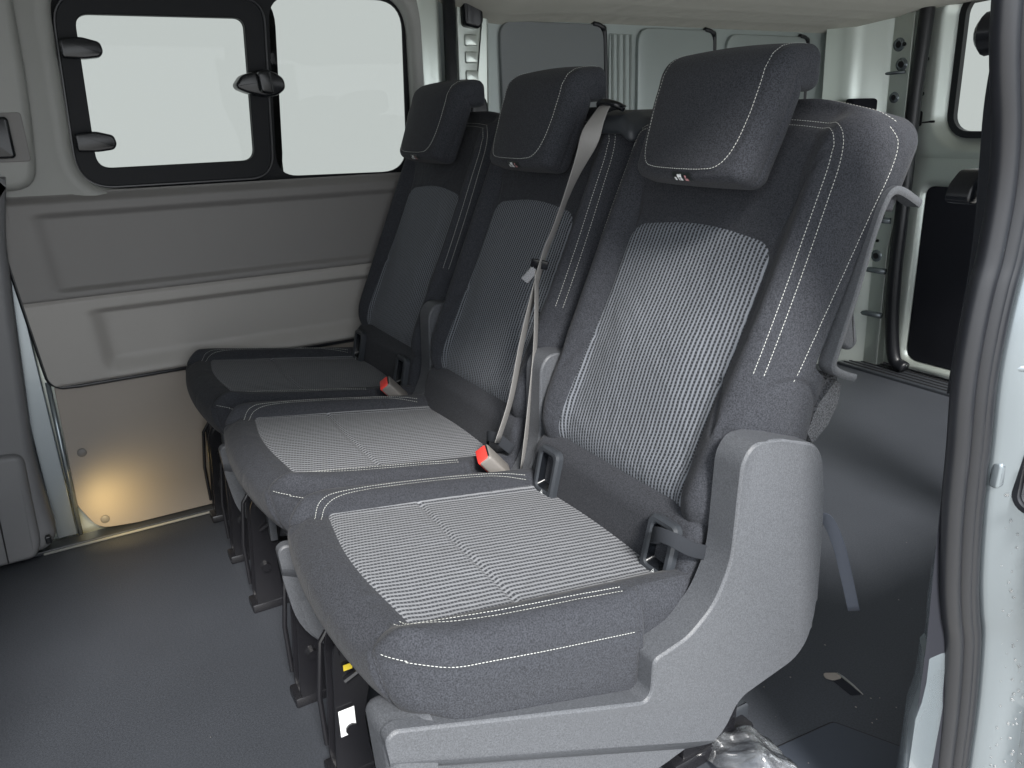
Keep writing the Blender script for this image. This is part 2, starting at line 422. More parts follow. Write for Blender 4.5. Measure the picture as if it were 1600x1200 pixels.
d_ins = seg_dist(xy, INS_C, True); ins = np.where(inside(xy, INS_C) & top, d_ins, -d_ins-0.0002); ins[~top] = -0.05
groove = np.zeros(len(V))
def add_groove(dist, depth, width, mask): 
    global groove
    groove = np.maximum(groove, np.where(mask, depth*np.exp(-(dist/width)**2), 0))
add_groove(d_ins, 0.0022, 0.0035, top)
seamC = [(-.166, -.388), (0, -.398), (.166, -.392)]
add_groove(seg_dist(xy, seamC), 0.0045, 0.0042, top & inside(xy, INS_C))
def mir(l): return [(-x, y) for x, y in l]
PAIR = [(.150, -.556), (.172, -.545), (.188, -.515), (.196, -.47), (.200, -.42), (.203, -.33), (.207, -.258)]
PAIRs = [tuple(p) for p in smooth_path(PAIR, 6)]
PAIRl = [(-.145, -.560), (-.172, -.545), (-.190, -.515), (-.199, -.47), (-.203, -.42), (-.204, -.33), (-.198, -.24), (-.180, -.17)]
PAIRls = [tuple(p) for p in smooth_path(PAIRl, 6)]
for pl in (PAIRs, PAIRls): add_groove(seg_dist(xy, pl), 0.0022, 0.0030, top)
# side groove lines in (y, z) on the flanks
side = (np.abs(N[:, 0]) > 0.45)
LOW = [(-.600, .450), (-.57, .444), (-.49, .427), (-.39, .404), (-.258, .376)]
yz = V[:, 1:]
add_groove(seg_dist(yz, LOW), 0.0022, 0.0035, side & (V[:, 1] > -.60))
add_groove(np.abs(V[:, 1]+0.25), 0.003, 0.0035, side)
# front/side vertical seam
for sg in (1, -1):
    add_groove(seg_dist(V[:, [0, 2]], smooth_path([(sg*.158, .462), (sg*.176, .446), (sg*.188, .415), (sg*.192, .385), (sg*.190, .350)], 5)), 0.0045, 0.0036, (N[:, 1] < -0.05))
V = V - N*groove[:, None]
Vc, Qc = V.copy(), Q
me_cushion = np_mesh('cushion', V, Q, {'ins': ins}, {'wv': np.stack([P[:, 0]+1.0, P[:, 1]+1.0, P[:, 2]], -1)})
bvhC = BVHTree.FromPolygons([Vector(v) for v in V], [tuple(q) for q in Q])
def off2(pl, d):
    P2 = [np.array(p) for p in pl]; out = []
    for i, p in enumerate(P2):
        t = P2[min(i+1, len(P2)-1)]-P2[max(i-1, 0)]; t = t/np.linalg.norm(t); out.append((p[0]-t[1]*d, p[1]+t[0]*d))
    return out
lines = []
for pl in (PAIRs, PAIRls):
    for d in (-.0048, .0048): lines.append(([(x, y, .45) for x, y in off2(pl, d)], (0, 0, -1)))
LOWs = [tuple(p) for p in smooth_path(LOW, 6)]
lines.append(([(.23, y, z+.0055) for y, z in LOWs if y > -.574], (-1, 0, 0)))
def rows(lines, bvh):
    out = []
    for l in lines:
        me = bpy.data.meshes.new('stitch_row'); bm = stitches([l], bvh); bm.to_mesh(me); bm.free(); out.append(me)
    return out
lines.append(([(x, y, z+.0055) for x, y, z in ((.186, -.606, .4495), (.196, -.600, .4490), (.205, -.593, .4480), (.214, -.584, .4465), (.220, -.576, .4450))], (-.72, .69, 0)))
me_cst = rows(lines, bvhC)
me_pip = []
for sg in (1, -1):
    pp = []
    for x, z in smooth_path([(.158, .458), (.174, .448), (.186, .425), (.190, .395), (.188, .360)], 6):
        hit = bvhC.ray_cast(Vector((sg*x, -.75, z)), Vector((0, 1, 0)), .4)
        if hit[0] is not None: pp.append(hit[0]+hit[1]*.0002*(1 if hit[1].y < 0 else -1))
    bm = tube(pp, .0015, 6); me = bpy.data.meshes.new('piping'); bm.to_mesh(me); bm.free(); me_pip.append(me)

# ---- backrest
def back_warp(P):
    x, s, d = P[:, 0].copy(), P[:, 1]+0.272, P[:, 2]+0.078
    w = np.clip(d/0.156, 0, 1)
    # narrower at the front, wider to the rear
    x = x*(0.925+0.075*ss(d, 0.0, 0.085)-0.03*ss(d, .10, .156))
    x = x*(1-0.10*ss(-s, -0.06, 0.06))
    # top leans back, corners drop
    s = s + 0.040*w*ss(s, 0.40, 0.58) - 0.020*ss(np.abs(x), 0.10, 0.24)*ss(s, 0.45, 0.58)
    front = 1-ss(d, 0.0, 0.05)
    rec = 0.024*(1-ss(np.abs(x), 0.135+0.02*ss(s, .1, .3), 0.195))*(1-0.35*ss(s, 0.40, 0.50))
    rec = rec - 0.010*np.exp(-((s-0.17)/0.10)**2)*(1-ss(np.abs(x), .06, .15))
    rec = rec + 0.030*ss(s, 0.50, 0.59)**2 + 0.012*ss(-s, -0.03, 0.05)
    rec = rec*(1-ss(s, .55, .60)*.3)
    d = d + front*rec
    # notch along the sides for the grab rail
    dm = 0.160 - 0.072*ss(s, 0.215, 0.235)*(1-ss(s, 0.455, 0.480))
    d = np.minimum(d, dm) + 0.03*ss(-s, -0.20, -0.05)*ss(d, .08, .15)
    return bk(x, s, d)
hb = (0.240, 0.312, 0.078)
V, P, B, Q = rbox(hb, 0.042, (0.0036, 0.0036, 0.006), back_warp)
Q = [q[::-1] for q in Q]
N = normals(V, Q)
s_ = (V[:, 1]-BY)*sT + (V[:, 2]-BZ)*cT; d_ = (V[:, 1]-BY)*cT - (V[:, 2]-BZ)*sT
nf = -N[:, 1]*cT + N[:, 2]*sT
xs = np.stack([V[:, 0], s_], -1); frt = (nf > 0.30) & (P[:, 2] < 0)
INS_B = round_poly([(-.100, .385), (.0, .392), (.100, .385), (.152, .362), (.152, .15), (.158, .0), (.156, -.06), (-.156, -.06), (-.158, .0), (-.152, .15), (-.152, .362)][::-1], [.03, .03, .1, .1, .03, .03, .03, .1, .1, .03, .03], 6)
INS_B = round_poly([(-.152, .376), (0, .396), (.152, .376), (.154, .15), (.158, .0), (.150, -.06), (-.150, -.06), (-.158, .0), (-.154, .15)], [.034, .12, .034, .1, .06, .03, .03, .06, .1], 8)
di = seg_dist(xs, INS_B, True); ins = np.where(inside(xs, INS_B) & frt, di, -di-0.0002); ins[~frt] = -0.05
groove = np.zeros(len(V))
add_groove(di, 0.0022, 0.0036, frt)
for sg in (1, -1):
    add_groove(seg_dist(xs, smooth_path([(sg*.148, .372), (sg*.156, .41), (sg*.168, .45), (sg*.186, .49), (sg*.204, .515)], 5)), 0.0022, 0.004, frt)
PB = [(.0, .556), (.05, .556), (.10, .554), (.155, .548), (.186, .541), (.203, .524), (.209, .49), (.211, .43), (.213, .34), (.214, .25), (.214, .195)]
PBs = [tuple(p) for p in smooth_path(PB, 5)]
PBl = [(-x, y) for x, y in PBs]
for pl in (PBs, PBl): add_groove(seg_dist(xs, pl), 0.0022, 0.003, nf > .1)
# flank seams in (s, d)
sd = np.stack([s_, d_], -1); flank = np.abs(N[:, 0]) > 0.35
OUT = [(.562, .062), (.545, .080), (.51, .086), (.45, .080), (.367, .074), (.28, .068), (.205, .063)]
OUTs = [tuple(p) for p in smooth_path(OUT, 5)]
add_groove(seg_dist(sd, OUTs), 0.0020, 0.0035, flank)
LOB = [tuple(p) for p in smooth_path([(.10, .0), (.165, .018), (.200, .050), (.208, .085), (.195, .115), (.15, .165)], 5)]
add_groove(seg_dist(sd, LOB), 0.0035, 0.004, np.abs(N[:, 0]) > .2)
V = V - N*groove[:, None]
me_back = np_mesh('backrest', V, Q, {'ins': ins}, {'wv': np.stack([P[:, 0]+1.0, P[:, 1]+1.0, P[:, 2]], -1)})
bvhB = BVHTree.FromPolygons([Vector(v) for v in V], [tuple(q) for q in Q])
fd = (0, cT, -sT); lines = []
def b1(x, s, d): return tuple(bk(np.array(x), np.array(s), np.array(d)))
for pl in (PBs, PBl):
    for d in (-.0050, .0050): lines.append(([b1(x, s, 0.0) for x, s in off2(pl, d)], fd))
for sg in (1, -1):
    lines.append(([b1(sg*.23, s, d+.001) for s, d in OUTs], (-sg, 0, 0)))
top_line = smooth_path([(.236, .55), (.21, .566), (.17, .574), (.12, .578)], 5)
me_bst = rows(lines, bvhB)
# the outer row runs on over the top edge
tl = []
for sg in (1, -1):
    pts = [b1(sg*x, .70, d) for x, d in smooth_path([(.226, .078), (.214, .068), (.19, .060), (.16, .055), (.12, .052)], 5)]
    tl.append((pts, (0, -sT, -cT)))
me_bst += rows([([Vector(p)-Vector((0, sT, cT))*0.12 for p in pts], d) for pts, d in tl], bvhB)

# ---- headrest (a padded slab bent over from front to top)
HC = [np.array(p) for p in smooth_path([(.000, .928), (.014, .965), (.029, 1.005), (.043, 1.045), (.058, 1.073), (.088, 1.084), (.132, 1.086)], 8)]
HL = [0]
for a, b in zip(HC[:-1], HC[1:]): HL.append(HL[-1]+np.linalg.norm(b-a))
HL = np.array(HL); HTOT = HL[-1]; HA = np.array(HC)
def head_warp(P, ht=0.031):
    x, a, b = P[:, 0].copy(), P[:, 1]+HTOT/2, P[:, 2]       # b: negative = front / top
    ac = np.clip(a, 0, HTOT)
    cy = np.interp(ac, HL, HA[:, 0]); cz = np.interp(ac, HL, HA[:, 1])
    e = 0.006
    ty = np.interp(np.clip(ac+e, 0, HTOT), HL, HA[:, 0])-np.interp(np.clip(ac-e, 0, HTOT), HL, HA[:, 0])
    tz = np.interp(np.clip(ac+e, 0, HTOT), HL, HA[:, 1])-np.interp(np.clip(ac-e, 0, HTOT), HL, HA[:, 1])
    L = np.hypot(ty, tz); ty /= L; tz /= L
    over = a-ac; cy = cy+ty*over; cz = cz+tz*over
    bb = b*(1+0.0*a)
    x = x*(0.94+0.06*ss(a, 0.0, 0.13))*(1-0.03*ss(a, .14, .24)) + 0.016
    conv = 0.018*np.abs((x-.016)/0.12)**2.4*(1-ss(a, .13, .19))
    y = cy + bb*tz + conv; z = cz - bb*ty
    z = z - 0.006*((x-.016)/.12)**2*ss(a, .14, .20)
    return np.stack([x, y, z], -1)
hh = (0.122, HTOT/2, 0.031)
V, P, B, Q = rbox(hh, 0.019, (0.004, 0.004, 0.006), head_warp); N = normals(V, Q)
if N[np.argmin(P[:, 2])][1] > 0: Q = [q[::-1] for q in Q]; N = -N
xa = np.stack([P[:, 0], P[:, 1]], -1); groove = np.zeros(len(V))
HP = [(.098, HTOT/2-.004), (.100, .03), (.099, -.04), (.093, -.078), (.078, -.098), (.05, -.103), (0, -.104)]
HPs = [tuple(p) for p in smooth_path(HP, 6)]; HPs = HPs + [(-x, y) for x, y in HPs[::-1]]
add_groove(seg_dist(xa, off2(HPs, .004)), 0.0016, 0.0025, P[:, 2] < -0.012)
add_groove(np.abs(P[:, 2]-0.004), 0.0016, 0.0025, np.abs(P[:, 0]) > .117)
V = V - N*groove[:, None]
me_head = np_mesh('headrest', V, Q)
bvhH = BVHTree.FromPolygons([Vector(v) for v in V], [tuple(q) for q in Q])
def hsurf(x, a, b=-0.031): return head_warp(rnd(np.array([[x, a, b]]), hh, .019))[0]
# stitch row straight in parameter space
bm = bmesh.new(); row = [Vector(hsurf(x, a, -.031)) for x, a in HPs]; rown = []
for (x, a), p in zip(HPs, row):
    q = Vector(hsurf(x*1.0, a, -.031)); h1 = bvhH.find_nearest(q); rown.append((h1[0], h1[1] if h1[1].dot(Vector((0, -1, .4))) > 0 or abs(x) > 0 else h1[1]))
L = [0]
for a, b in zip(rown[:-1], rown[1:]): L.append(L[-1]+(b[0]-a[0]).length)
s = 0.001
def atr(s):
    for i in range(len(L)-1):
        if L[i+1] >= s:
            t = (s-L[i])/max(L[i+1]-L[i], 1e-9); return rown[i][0].lerp(rown[i+1][0], t), rown[i][1].lerp(rown[i+1][1], t)
    return rown[-1]
while s+.004 < L[-1]:
    a, na = atr(s); b, nb = atr(s+.0036); t = (b-a)
    if t.length > 1e-5:
        t.normalize(); sd_ = t.cross(na).normalized()
        ring = [[bm.verts.new(p+sd_*.00046*sc*x+na*(.00045*sc*y+.0009)) for x, y in ((-1, 0), (-.6, 1.2), (.6, 1.2), (1, 0))] for p, sc in ((a, .35), (a.lerp(b, .2), 1), (a.lerp(b, .8), 1), (b, .35))]
        for i in range(3):
            for k in range(3): bm.faces.new((ring[i][k], ring[i][k+1], ring[i+1][k+1], ring[i+1][k]))
    s += .0048
me_hst = bpy.data.meshes.new('headrest_stitching'); bm.to_mesh(me_hst); bm.free()

# ---- side cover (moulded plastic) outline in (y, z)
RAW = [(-.606, .330), (-.610, .380), (-.598, .388), (-.262, .290), (-.252, .300), (-.250, .352), (-.190, .364), (-.148, .396), (-.120, .452), (-.115, .600), (-.098, .622),
       (-.052, .620), (.030, .592), (.050, .560), (.062, .470), (.074, .300), (.062, .252), (.036, .228), (-.080, .208), (-.105, .160), (-.185, .125), (-.52, .125), (-.590, .20)]
RADS = [.03, .012, .02, .012, .008, .010, .015, .02, .03, .03, .03, .03, .04, .03, .05, .05, .03, .03, .02, .03, .05, .05, .05]
COV = round_poly(RAW[::-1], RADS[::-1], 5)
def cover_mesh(sg):
    """sg=+1: outer side of the seat. inner plane at |x|=.212, outer at .262"""
    xi, xo = 0.222, 0.264
    def mk(P, x): return [(sg*(x-(.030*ss(np.array(.335-.40*(p[0]+.60)-p[1]), -.004, .05))), p[0], p[1]) for p in P]
    loops = [mk(COV, xi)]
    bev = 0.020; n = 5
    loops.append(mk(COV, xo-bev*.9))
    for k in range(1, n+1):
        a = PI/2*k/n; loops.append(mk(offset_loop(COV, bev*.95*(1-math.cos(a))), xo-bev*.9*(1-math.sin(a))))
    # fill the face with shrinking loops so the lower step can be shaped
    for dd in (.026, .034):
        loops.append(mk(offset_loop(COV, dd), xo))
    bm = loft(loops, True, False)
    return bm, loops
def cover_simple(sg):
    bm = bmesh.new(); xi, xo = .218, .266
    vs = [bm.verts.new((0, p[0], p[1])) for p in COV]; f = bm.faces.new(vs)
    bmesh.ops.triangulate(bm, faces=[f]) if False else None
    r = bmesh.ops.extrude_face_region(bm, geom=[f]); ev = [g for g in r['geom'] if isinstance(g, bmesh.types.BMVert)]
    ef = [g for g in r['geom'] if isinstance(g, bmesh.types.BMFace)][0]
    for v in bm.verts: v.co.x = xi
    for v in ev: v.co.x = xo
    bmesh.ops.bevel(bm, geom=list(ef.edges), offset=.024, segments=3, affect='EDGES', profile=.34, clamp_overlap=True)
    # cut the outer face along parallel planes, then step the lower skirt inwards
    for off in (0, .012, .03):
        no = Vector((0, .40, 1)).normalized(); co = Vector((0, -.60, .345-off))
        bmesh.ops.bisect_plane(bm, geom=bm.verts[:]+bm.edges[:]+bm.faces[:], plane_co=co, plane_no=no)
    for v in bm.verts:
        if v.co.x > xi+.004:
            v.co.x -= .030*float(ss(np.array(-v.co.y), .50, .60))
            k = .345-.40*(v.co.y+.60)-v.co.z
            v.co.x -= (v.co.x-xi)*0.0 + min(.024, .024*float(ss(np.array(k), 0, .035)))
    for v in bm.verts: v.co.x *= sg
    bmesh.ops.recalc_face_normals(bm, faces=bm.faces)
    return bm
bm = cover_simple(1)
# slot for the webbing in the inner front face of the column
me_cov = bpy.data.meshes.new('side_cover'); bm.to_mesh(me_cov); bm.free()
bm = cover_simple(-1); me_covl = bpy.data.meshes.new('side_cover'); bm.to_mesh(me_covl); bm.free()
for m_ in (me_cov, me_covl):
    m_.polygons.foreach_set('use_smooth', [True]*len(m_.polygons)); m_.set_sharp_from_angle(angle=math.radians(28))

# ---- lower panel between cushion and backrest
def low_warp(P):
    x, y, z = P[:, 0], P[:, 1], P[:, 2]
    zz = .408+z; t = (zz-.35)/.17
    return np.stack([x*(1-.05*ss(zz, .45, .51)), -.140+y+.035*t+.045*ss(t, .65, 1.0), zz], -1)
V, P, B, Q = rbox((.208, .02, .095), .018, (.01, .01, .01), low_warp); me_low = np_mesh('lower_panel', V, Q)

def isofix():
    """recessed lower-anchor guide: frame ring, dark cup, small mark; local x across, z up, y = front (-)"""
    n = 5
    O = rrect(-.031, .031, -.046, .048, .013, n); I = rrect(-.018, .018, -.028, .036, .007, n); I2 = rrect(-.013, .013, -.014, .030, .005, n)
    loops = [[(x, .006, z) for x, z in O], [(x, -.003, z) for x, z in O], [(x, -.007, z) for x, z in offset_loop(O, .004)], [(x, -.007, z) for x, z in offset_loop(I, -.003)], [(x, -.004, z) for x, z in I]]
    fr = loft(loops); cup = loft([[(x, -.004, z) for x, z in I], [(x, .016, z) for x, z in I2]], False, True)
    return fr, cup
def tri_mark(s=.006):
    bm = bmesh.new()
    for k in range(3):
        a0, a1 = math.radians(90+120*k), math.radians(210+120*k)
        for q in range(1):
            p0, p1 = Vector((math.cos(a0)*s, 0, math.sin(a0)*s)), Vector((math.cos(a1)*s, 0, math.sin(a1)*s))
            i0, i1 = p0*.72, p1*.72
            bm.faces.new([bm.verts.new(v) for v in (p0, p1, i1, i0)])
    r = bmesh.ops.create_circle(bm, segments=8, radius=s*.3, cap_ends=True)
    for v in r['verts']: v.co = Vector((v.co.x, 0, v.co.y))
    return bm

# ---- steel legs (pressed plates with a rounded latch housing and a foot)
def leg_bm(style):
    bm = bmesh.new()
    Pp = round_poly([(-.585, .0), (-.590, .03), (-.580, .16), (-.575, .26), (-.555, .29), (-.52, .30), (-.49, .28), (-.515, .20), (-.535, .12), (-.53, .04), (-.51, .0)], .02, 3)
    for x0 in (-.022, .018): join(bm, slab(Pp, 'x', x0, x0+.005, .001, 1))
    join(bm, tube([(-.026, -.545, .255), (.028, -.545, .255)], .020, 14)); join(bm, tube([(-.030, -.56, .11), (.032, -.56, .11)], .010, 10))
    join(bm, tube([(-.024, -.590, .05), (-.024, -.592, .15), (-.024, -.580, .25), (-.024, -.55, .292), (-.024, -.51, .30)], .0045, 8))
    join(bm, box(-.024, .024, -.60, -.50, .0, .022, .004)); join(bm, box(-.012, .012, -.572, -.548, .06, .22, .008)); join(bm, tube([(.024, -.56, .20), (.030, -.54, .215), (.030, -.51, .20)], .006, 8))
    for y, z in ((-.565, .17), (-.53, .13), (-.565, .03)): join(bm, tube([(-.028, y, z), (-.020, y, z)], .006, 8))
    return bm
me_leg = bpy.data.meshes.new('leg'); bm = leg_bm(0); bmesh.ops.recalc_face_normals(bm, faces=bm.faces); bm.to_mesh(me_leg); bm.free()
me_rail = bpy.data.meshes.new('under_frame'); bm = bmesh.new()
join(bm, box(-.19, .19, -.50, -.10, .270, .300, .01)); join(bm, tube([(-.20, -.53, .30), (.20, -.53, .30)], .014, 12)); join(bm, tube([(-.20, -.12, .24), (.20, -.12, .24)], .016, 12))  # flat box added under the cushion to block light; tubes are the frame
for x in (-.16, .16):
    join(bm, box(x-.02, x+.02, -.10, .02, 0, .30, .006)); join(bm, box(x-.025, x+.025, -.12, .06, 0, .03, .006))
bm.to_mesh(me_rail); bm.free()
# front skirt behind the legs
me_skirt = bpy.data.meshes.new('seat_pan'); bm = slab(round_poly([(-.205, .385), (-.175, .20), (-.15, .17), (-.135, .385)], .01, 3), 'y', -.53, -.545, .004); 
join(bm, slab(round_poly([(-.135, .33), (-.135, .375), (.205, .375), (.205, .33)], .008, 3), 'y', -.545, -.565, .004)); bm.to_mesh(me_skirt); bm.free()

for m_ in (me_leg, me_rail, me_skirt): m_.polygons.foreach_set('use_smooth', [True]*len(m_.polygons)); m_.set_sharp_from_angle(angle=math.radians(35))
for m_, mt in (*[(q, M_thread) for q in me_cst+me_bst], *[(q, M_fab) for q in me_pip], (me_cushion, M_cush), (me_back, M_back), (me_head, M_fab), (me_hst, M_thread), (me_cov, M_cover), (me_covl, M_cover), (me_low, M_fab), (me_leg, M_steel), (me_rail, M_steel), (me_skirt, M_cover)):
    m_.materials.append(mt)
for m_ in (me_cushion, me_back, me_head, me_low, *me_cst, *me_bst, me_hst): m_.polygons.foreach_set('use_smooth', [True]*len(m_.polygons))

def link(name, me, parent):
    o = bpy.data.objects.new(name, me); C.objects.link(o); o.parent = parent; return o

# headrest label with small pictograms
def rects(L, fn):
    bm = bmesh.new()
    for (x0, x1, z0, z1) in L: bm.faces.new([bm.verts.new(fn(x, z)) for x, z in ((x0, z0), (x1, z0), (x1, z1), (x0, z1))])
    return bm

def make_seat(label):
    root = empty('van_seat', (CX, 0, 0), label=label, cat='car seat', group='row of three seats across the van')
    cu = link('cushion', me_cushion, root); [link('stitch_row', q, cu) for q in me_cst]; [link('piping', q, cu) for q in me_pip]
    ba = link('backrest', me_back, root); [link('stitch_row', q, ba) for q in me_bst]
    hr = link('headrest', me_head, root); link('stitch_row', me_hst, hr)
    # label tag under the front edge of the headrest
    zb = .0
    def P_(x, a, off=.0012):
        # a runs from the stitched lower edge round the bottom of the pad
        aa = -HTOT/2 + .019 - .019*math.tan(math.radians(a)) if a < 45 else -HTOT/2
        bb = -.031 if a < 45 else -.031 + .019 - .019*math.tan(math.radians(90-a))
        p = rnd(np.array([[x, aa, bb]]), hh, .019)
        q = head_warp(p)[0]; h1 = bvhH.find_nearest(Vector(q)); n = h1[1]
        return h1[0]+n*off
    def patch(x0, x1, a0, a1, off, nx=4, na=4):
        vs = [[P_(x0+(x1-x0)*i/nx, a0+(a1-a0)*j/na, off) for i in range(nx+1)] for j in range(na+1)]
        bm = bmesh.new(); R = [[bm.verts.new(v) for v in r] for r in vs]
        for j in range(na):
            for i in range(nx): bm.faces.new((R[j][i], R[j][i+1], R[j+1][i+1], R[j+1][i]))
        return bm
    tg = bm_obj('label', patch(-.010, .030, 34, 80, .0010), M_tag, hr, True)
    bm = bmesh.new()
    for (x0, x1, a0, a1) in ((-.006, -.002, 56, 74), (.001, .008, 44, 56), (.002, .004, 56, 74), (.006, .011, 60, 74), (.008, .010, 42, 60)): join(bm, patch(x0, x1, a0, a1, .0016, 1, 1))
    bm_obj('pictogram', bm, M_white, tg)
    bm = bmesh.new()
    for (x0, x1, a0, a1) in ((.016, .023, 60, 74), (.017, .0205, 46, 56)): join(bm, patch(x0, x1, a0, a1, .0016, 1, 1))
    bm_obj('pictogram', bm, M_pink, tg)
    # headrest posts and collars
    for x in (-.05, .05):
        p = bm_obj('headrest_post', tube([(x, .092, 1.066), (x, .092, 1.035), (x, .090, .99)], .0065, 12), M_chrome, root, True)
        bm_obj('collar', tube([(x, .093, 1.030), (x, .093, 1.036), (x, .093, 1.041), (x, .092, 1.043)], [.019, .019, .015, .009], 16), M_black, p, auto=40)
    bm_obj('headrest_bracket', slab(round_poly([(.045, 1.03), (.06, 1.048), (.125, 1.056), (.128, 1.050), (.07, 1.032), (.052, 1.01)], .006, 3), 'x', -.07, .07, .002), M_black, root)
    cv = link('side_cover', me_cov, root)
    link('lower_panel', me_low, root)
    link('under_frame', me_rail, root); link('seat_pan', me_skirt, root)
    # grab rail along the flank of the backrest
    pth = smooth_path([b1(.232, .492, .160)[1:], b1(.232, .492, .115)[1:], b1(.232, .486, .094)[1:], b1(.232, .468, .086)[1:], b1(.232, .42, .088)[1:], b1(.232, .34, .100)[1:], b1(.232, .262, .108)[1:], b1(.232, .240, .114)[1:], b1(.232, .236, .140)[1:], b1(.232, .238, .170)[1:]], 5)
    bm = ribbon([(.236, p[0]+.006, p[1]) for p in pth], .024, .011, (1, 0, 0))
    rail = bm_obj('side_rail', bm, M_cover, root, auto=35)
    tab = slab(round_poly([b1(0, .345, .110)[1:], b1(0, .305, .150)[1:], b1(0, .288, .165)[1:], b1(0, .272, .155)[1:], b1(0, .278, .112)[1:]], .012, 4), 'x', .205, .238, .006)
    bm_obj('release_lever', tab, M_cover, root, auto=40)
    return root
seat = make_seat('grey cloth van seat nearest the open door, with grey plastic side cover')
seats = [seat]
def copy_tree(o, parent=None):
    c = o.copy(); C.objects.link(c)
    if parent is not None: c.parent = parent
    for ch in [q for q in bpy.data.objects if q.parent == o]: copy_tree(ch, c)
    return c
for k, lb in ((1, 'middle van seat in dark cloth with a seat belt hanging down its backrest'), (2, 'van seat beside the windowed wall, farthest from the open door')):
    c = copy_tree(seat); c.location = (CX-.48*k, 0, 0)
    for q in bpy.data.objects:
        if q.parent == c and q.name.startswith('side_cover'):
            if k == 1:
                me_cov2 = me_cov.copy()
                for v in me_cov2.vertices:
                    t_ = float(ss(np.array(-v.co.y), .50, .60)); v.co.y += .004*t_
                    if v.co.z > .30: v.co.z -= .010*t_
            q.data = me_cov2; c['label'] = lb; seats.append(c)
# velour lining on the rear flank below the rail, only visible on the near seat
Vf = [b1(.222, s, d) for s, d in ((.235, .150), (.235, .175), (.20, .190), (.165, .178), (.12, .165), (.14, .13), (.19, .13))]
bm = bmesh.new(); A = [bm.verts.new(Vector(v)+Vector((.010, 0, 0))) for v in Vf]; A2 = [bm.verts.new(Vector(v)-Vector((.40, 0, 0))) for v in Vf]; n = len(Vf)
bm.faces.new(A); bm.faces.new(A2[::-1])
for i in range(n): bm.faces.new((A[i], A[(i+1) % n], A2[(i+1) % n], A2[i]))
bmesh.ops.bevel(bm, geom=bm.edges[:], offset=.008, segments=3, affect='EDGES')
bm_obj('felt_backing', bm, M_carpet, seats[0], auto=60)

# legs: feet stand on the floor where the photo shows them
LEGS = {0: [-.120, .175], 1: [-.190, .150], 2: [-.185, .055]}
for k, xsl in LEGS.items():
    for x in xsl:
        o = link('leg', me_leg, seats[k]); o.location = (x, 0, 0)
# rating sticker on the near seat's inner leg
bm = box(-.0925, -.0915, -.578, -.552, .100, .150); o = bm_obj('sticker', bm, M_white, seats[0])
bm_obj('warning_tag', box(-.0925, -.0910, -.562, -.548, .222, .232), M_yel, seats[0])
bm = bmesh.new()
for k in range(5): join(bm, box(-.0929, -.0925, -.574, -.574+random.uniform(.010, .019), .108+.008*k, .111+.008*k))
bm_obj('small_print', bm, M_trimD, o)

bm_obj('front_shroud', slab(round_poly([(.150, .378), (.236, .378), (.236, .120), (.205, .120)], .02, 4), 'y', -.55, -.609, .016, 4), M_cover, seats[0], auto=50)
# isofix guides on near and far seats
for k in (0, 2):
    for x, lb in ((-.140, 0), (.158, 1)):
        fr, cup = isofix(); g = bm_obj('isofix_guide', fr, M_plast, seats[k], auto=40)
        g.location = (x, -.1515, .430); g.rotation_euler = (-.22, 0, 0)
        bm_obj('cup', cup, M_black, g, auto=40)
        mk_ = bm_obj('pictogram', tri_mark(), M_white, g); mk_.location = (.004, -.0082, -.033) if True else None
# pull strap from the right guide into the side cover of the near seat
pts = smooth_path([(.150, -.135, .440), (.156, -.165, .456), (.180, -.176, .474), (.204, -.168, .474), (.216, -.145, .458), (.222, -.118, .446)], 6)
bm_obj('pull_strap', ribbon(pts, .021, .0015, (0.1, -.25, -1)), M_webd, seats[0], True)
pts = smooth_path([(.150, -.165, .420), (.175, -.180, .450), (.200, -.172, .452), (.218, -.150, .430)], 6)
bm_obj('pull_strap', ribbon(pts, .020, .0015, (0.3, -.25, -1)), M_webd, seats[1], True)
# loose webbing tail behind the near seat
pts = smooth_path([(.245, .045, .470), (.252, .085, .455), (.256, .120, .400), (.258, .150, .330), (.262, .175, .262)], 6)
tl_ = bm_obj('webbing_tail', ribbon(pts, .018, .0018, (.70, .60, .25)), M_tail, seats[0], True)

# buckles with red buttons
def buckle(parent):
    g = bmesh.new(); join(g, box(-.022, .022, -.013, .013, -.035, .035, .005, 3)); 
    b = bm_obj('buckle', g, M_web if False else mat_buckle, parent, auto=40)
    r = bm_obj('release_button', box(-.019, .019, -.0145, .008, .004, .0375, .003, 2), M_red, b, auto=40)
    bm_obj('slot', box(-.016, .016, .0085, .011, .030, .0362, .0005, 1), M_black, b)
    st = tube([(0, .0, -.03), (0, .005, -.07), (0, .02, -.12)], .009, 8); bm_obj('stalk', st, M_black, b, True)
    return b
mat_buckle = mat('grey_brown_buckle_plastic', (0.17, 0.16, 0.15), 0.4, spec=0.4)
for k in (1, 2):
    b = buckle(seats[k]); b.location = (.236, -.200, .420); b.rotation_euler = Matrix(((1, 0, 0), (0, 1, 0), (0, 0, 1))).to_euler()
    b.rotation_euler = (math.radians(38), math.radians(12), math.radians(-20))

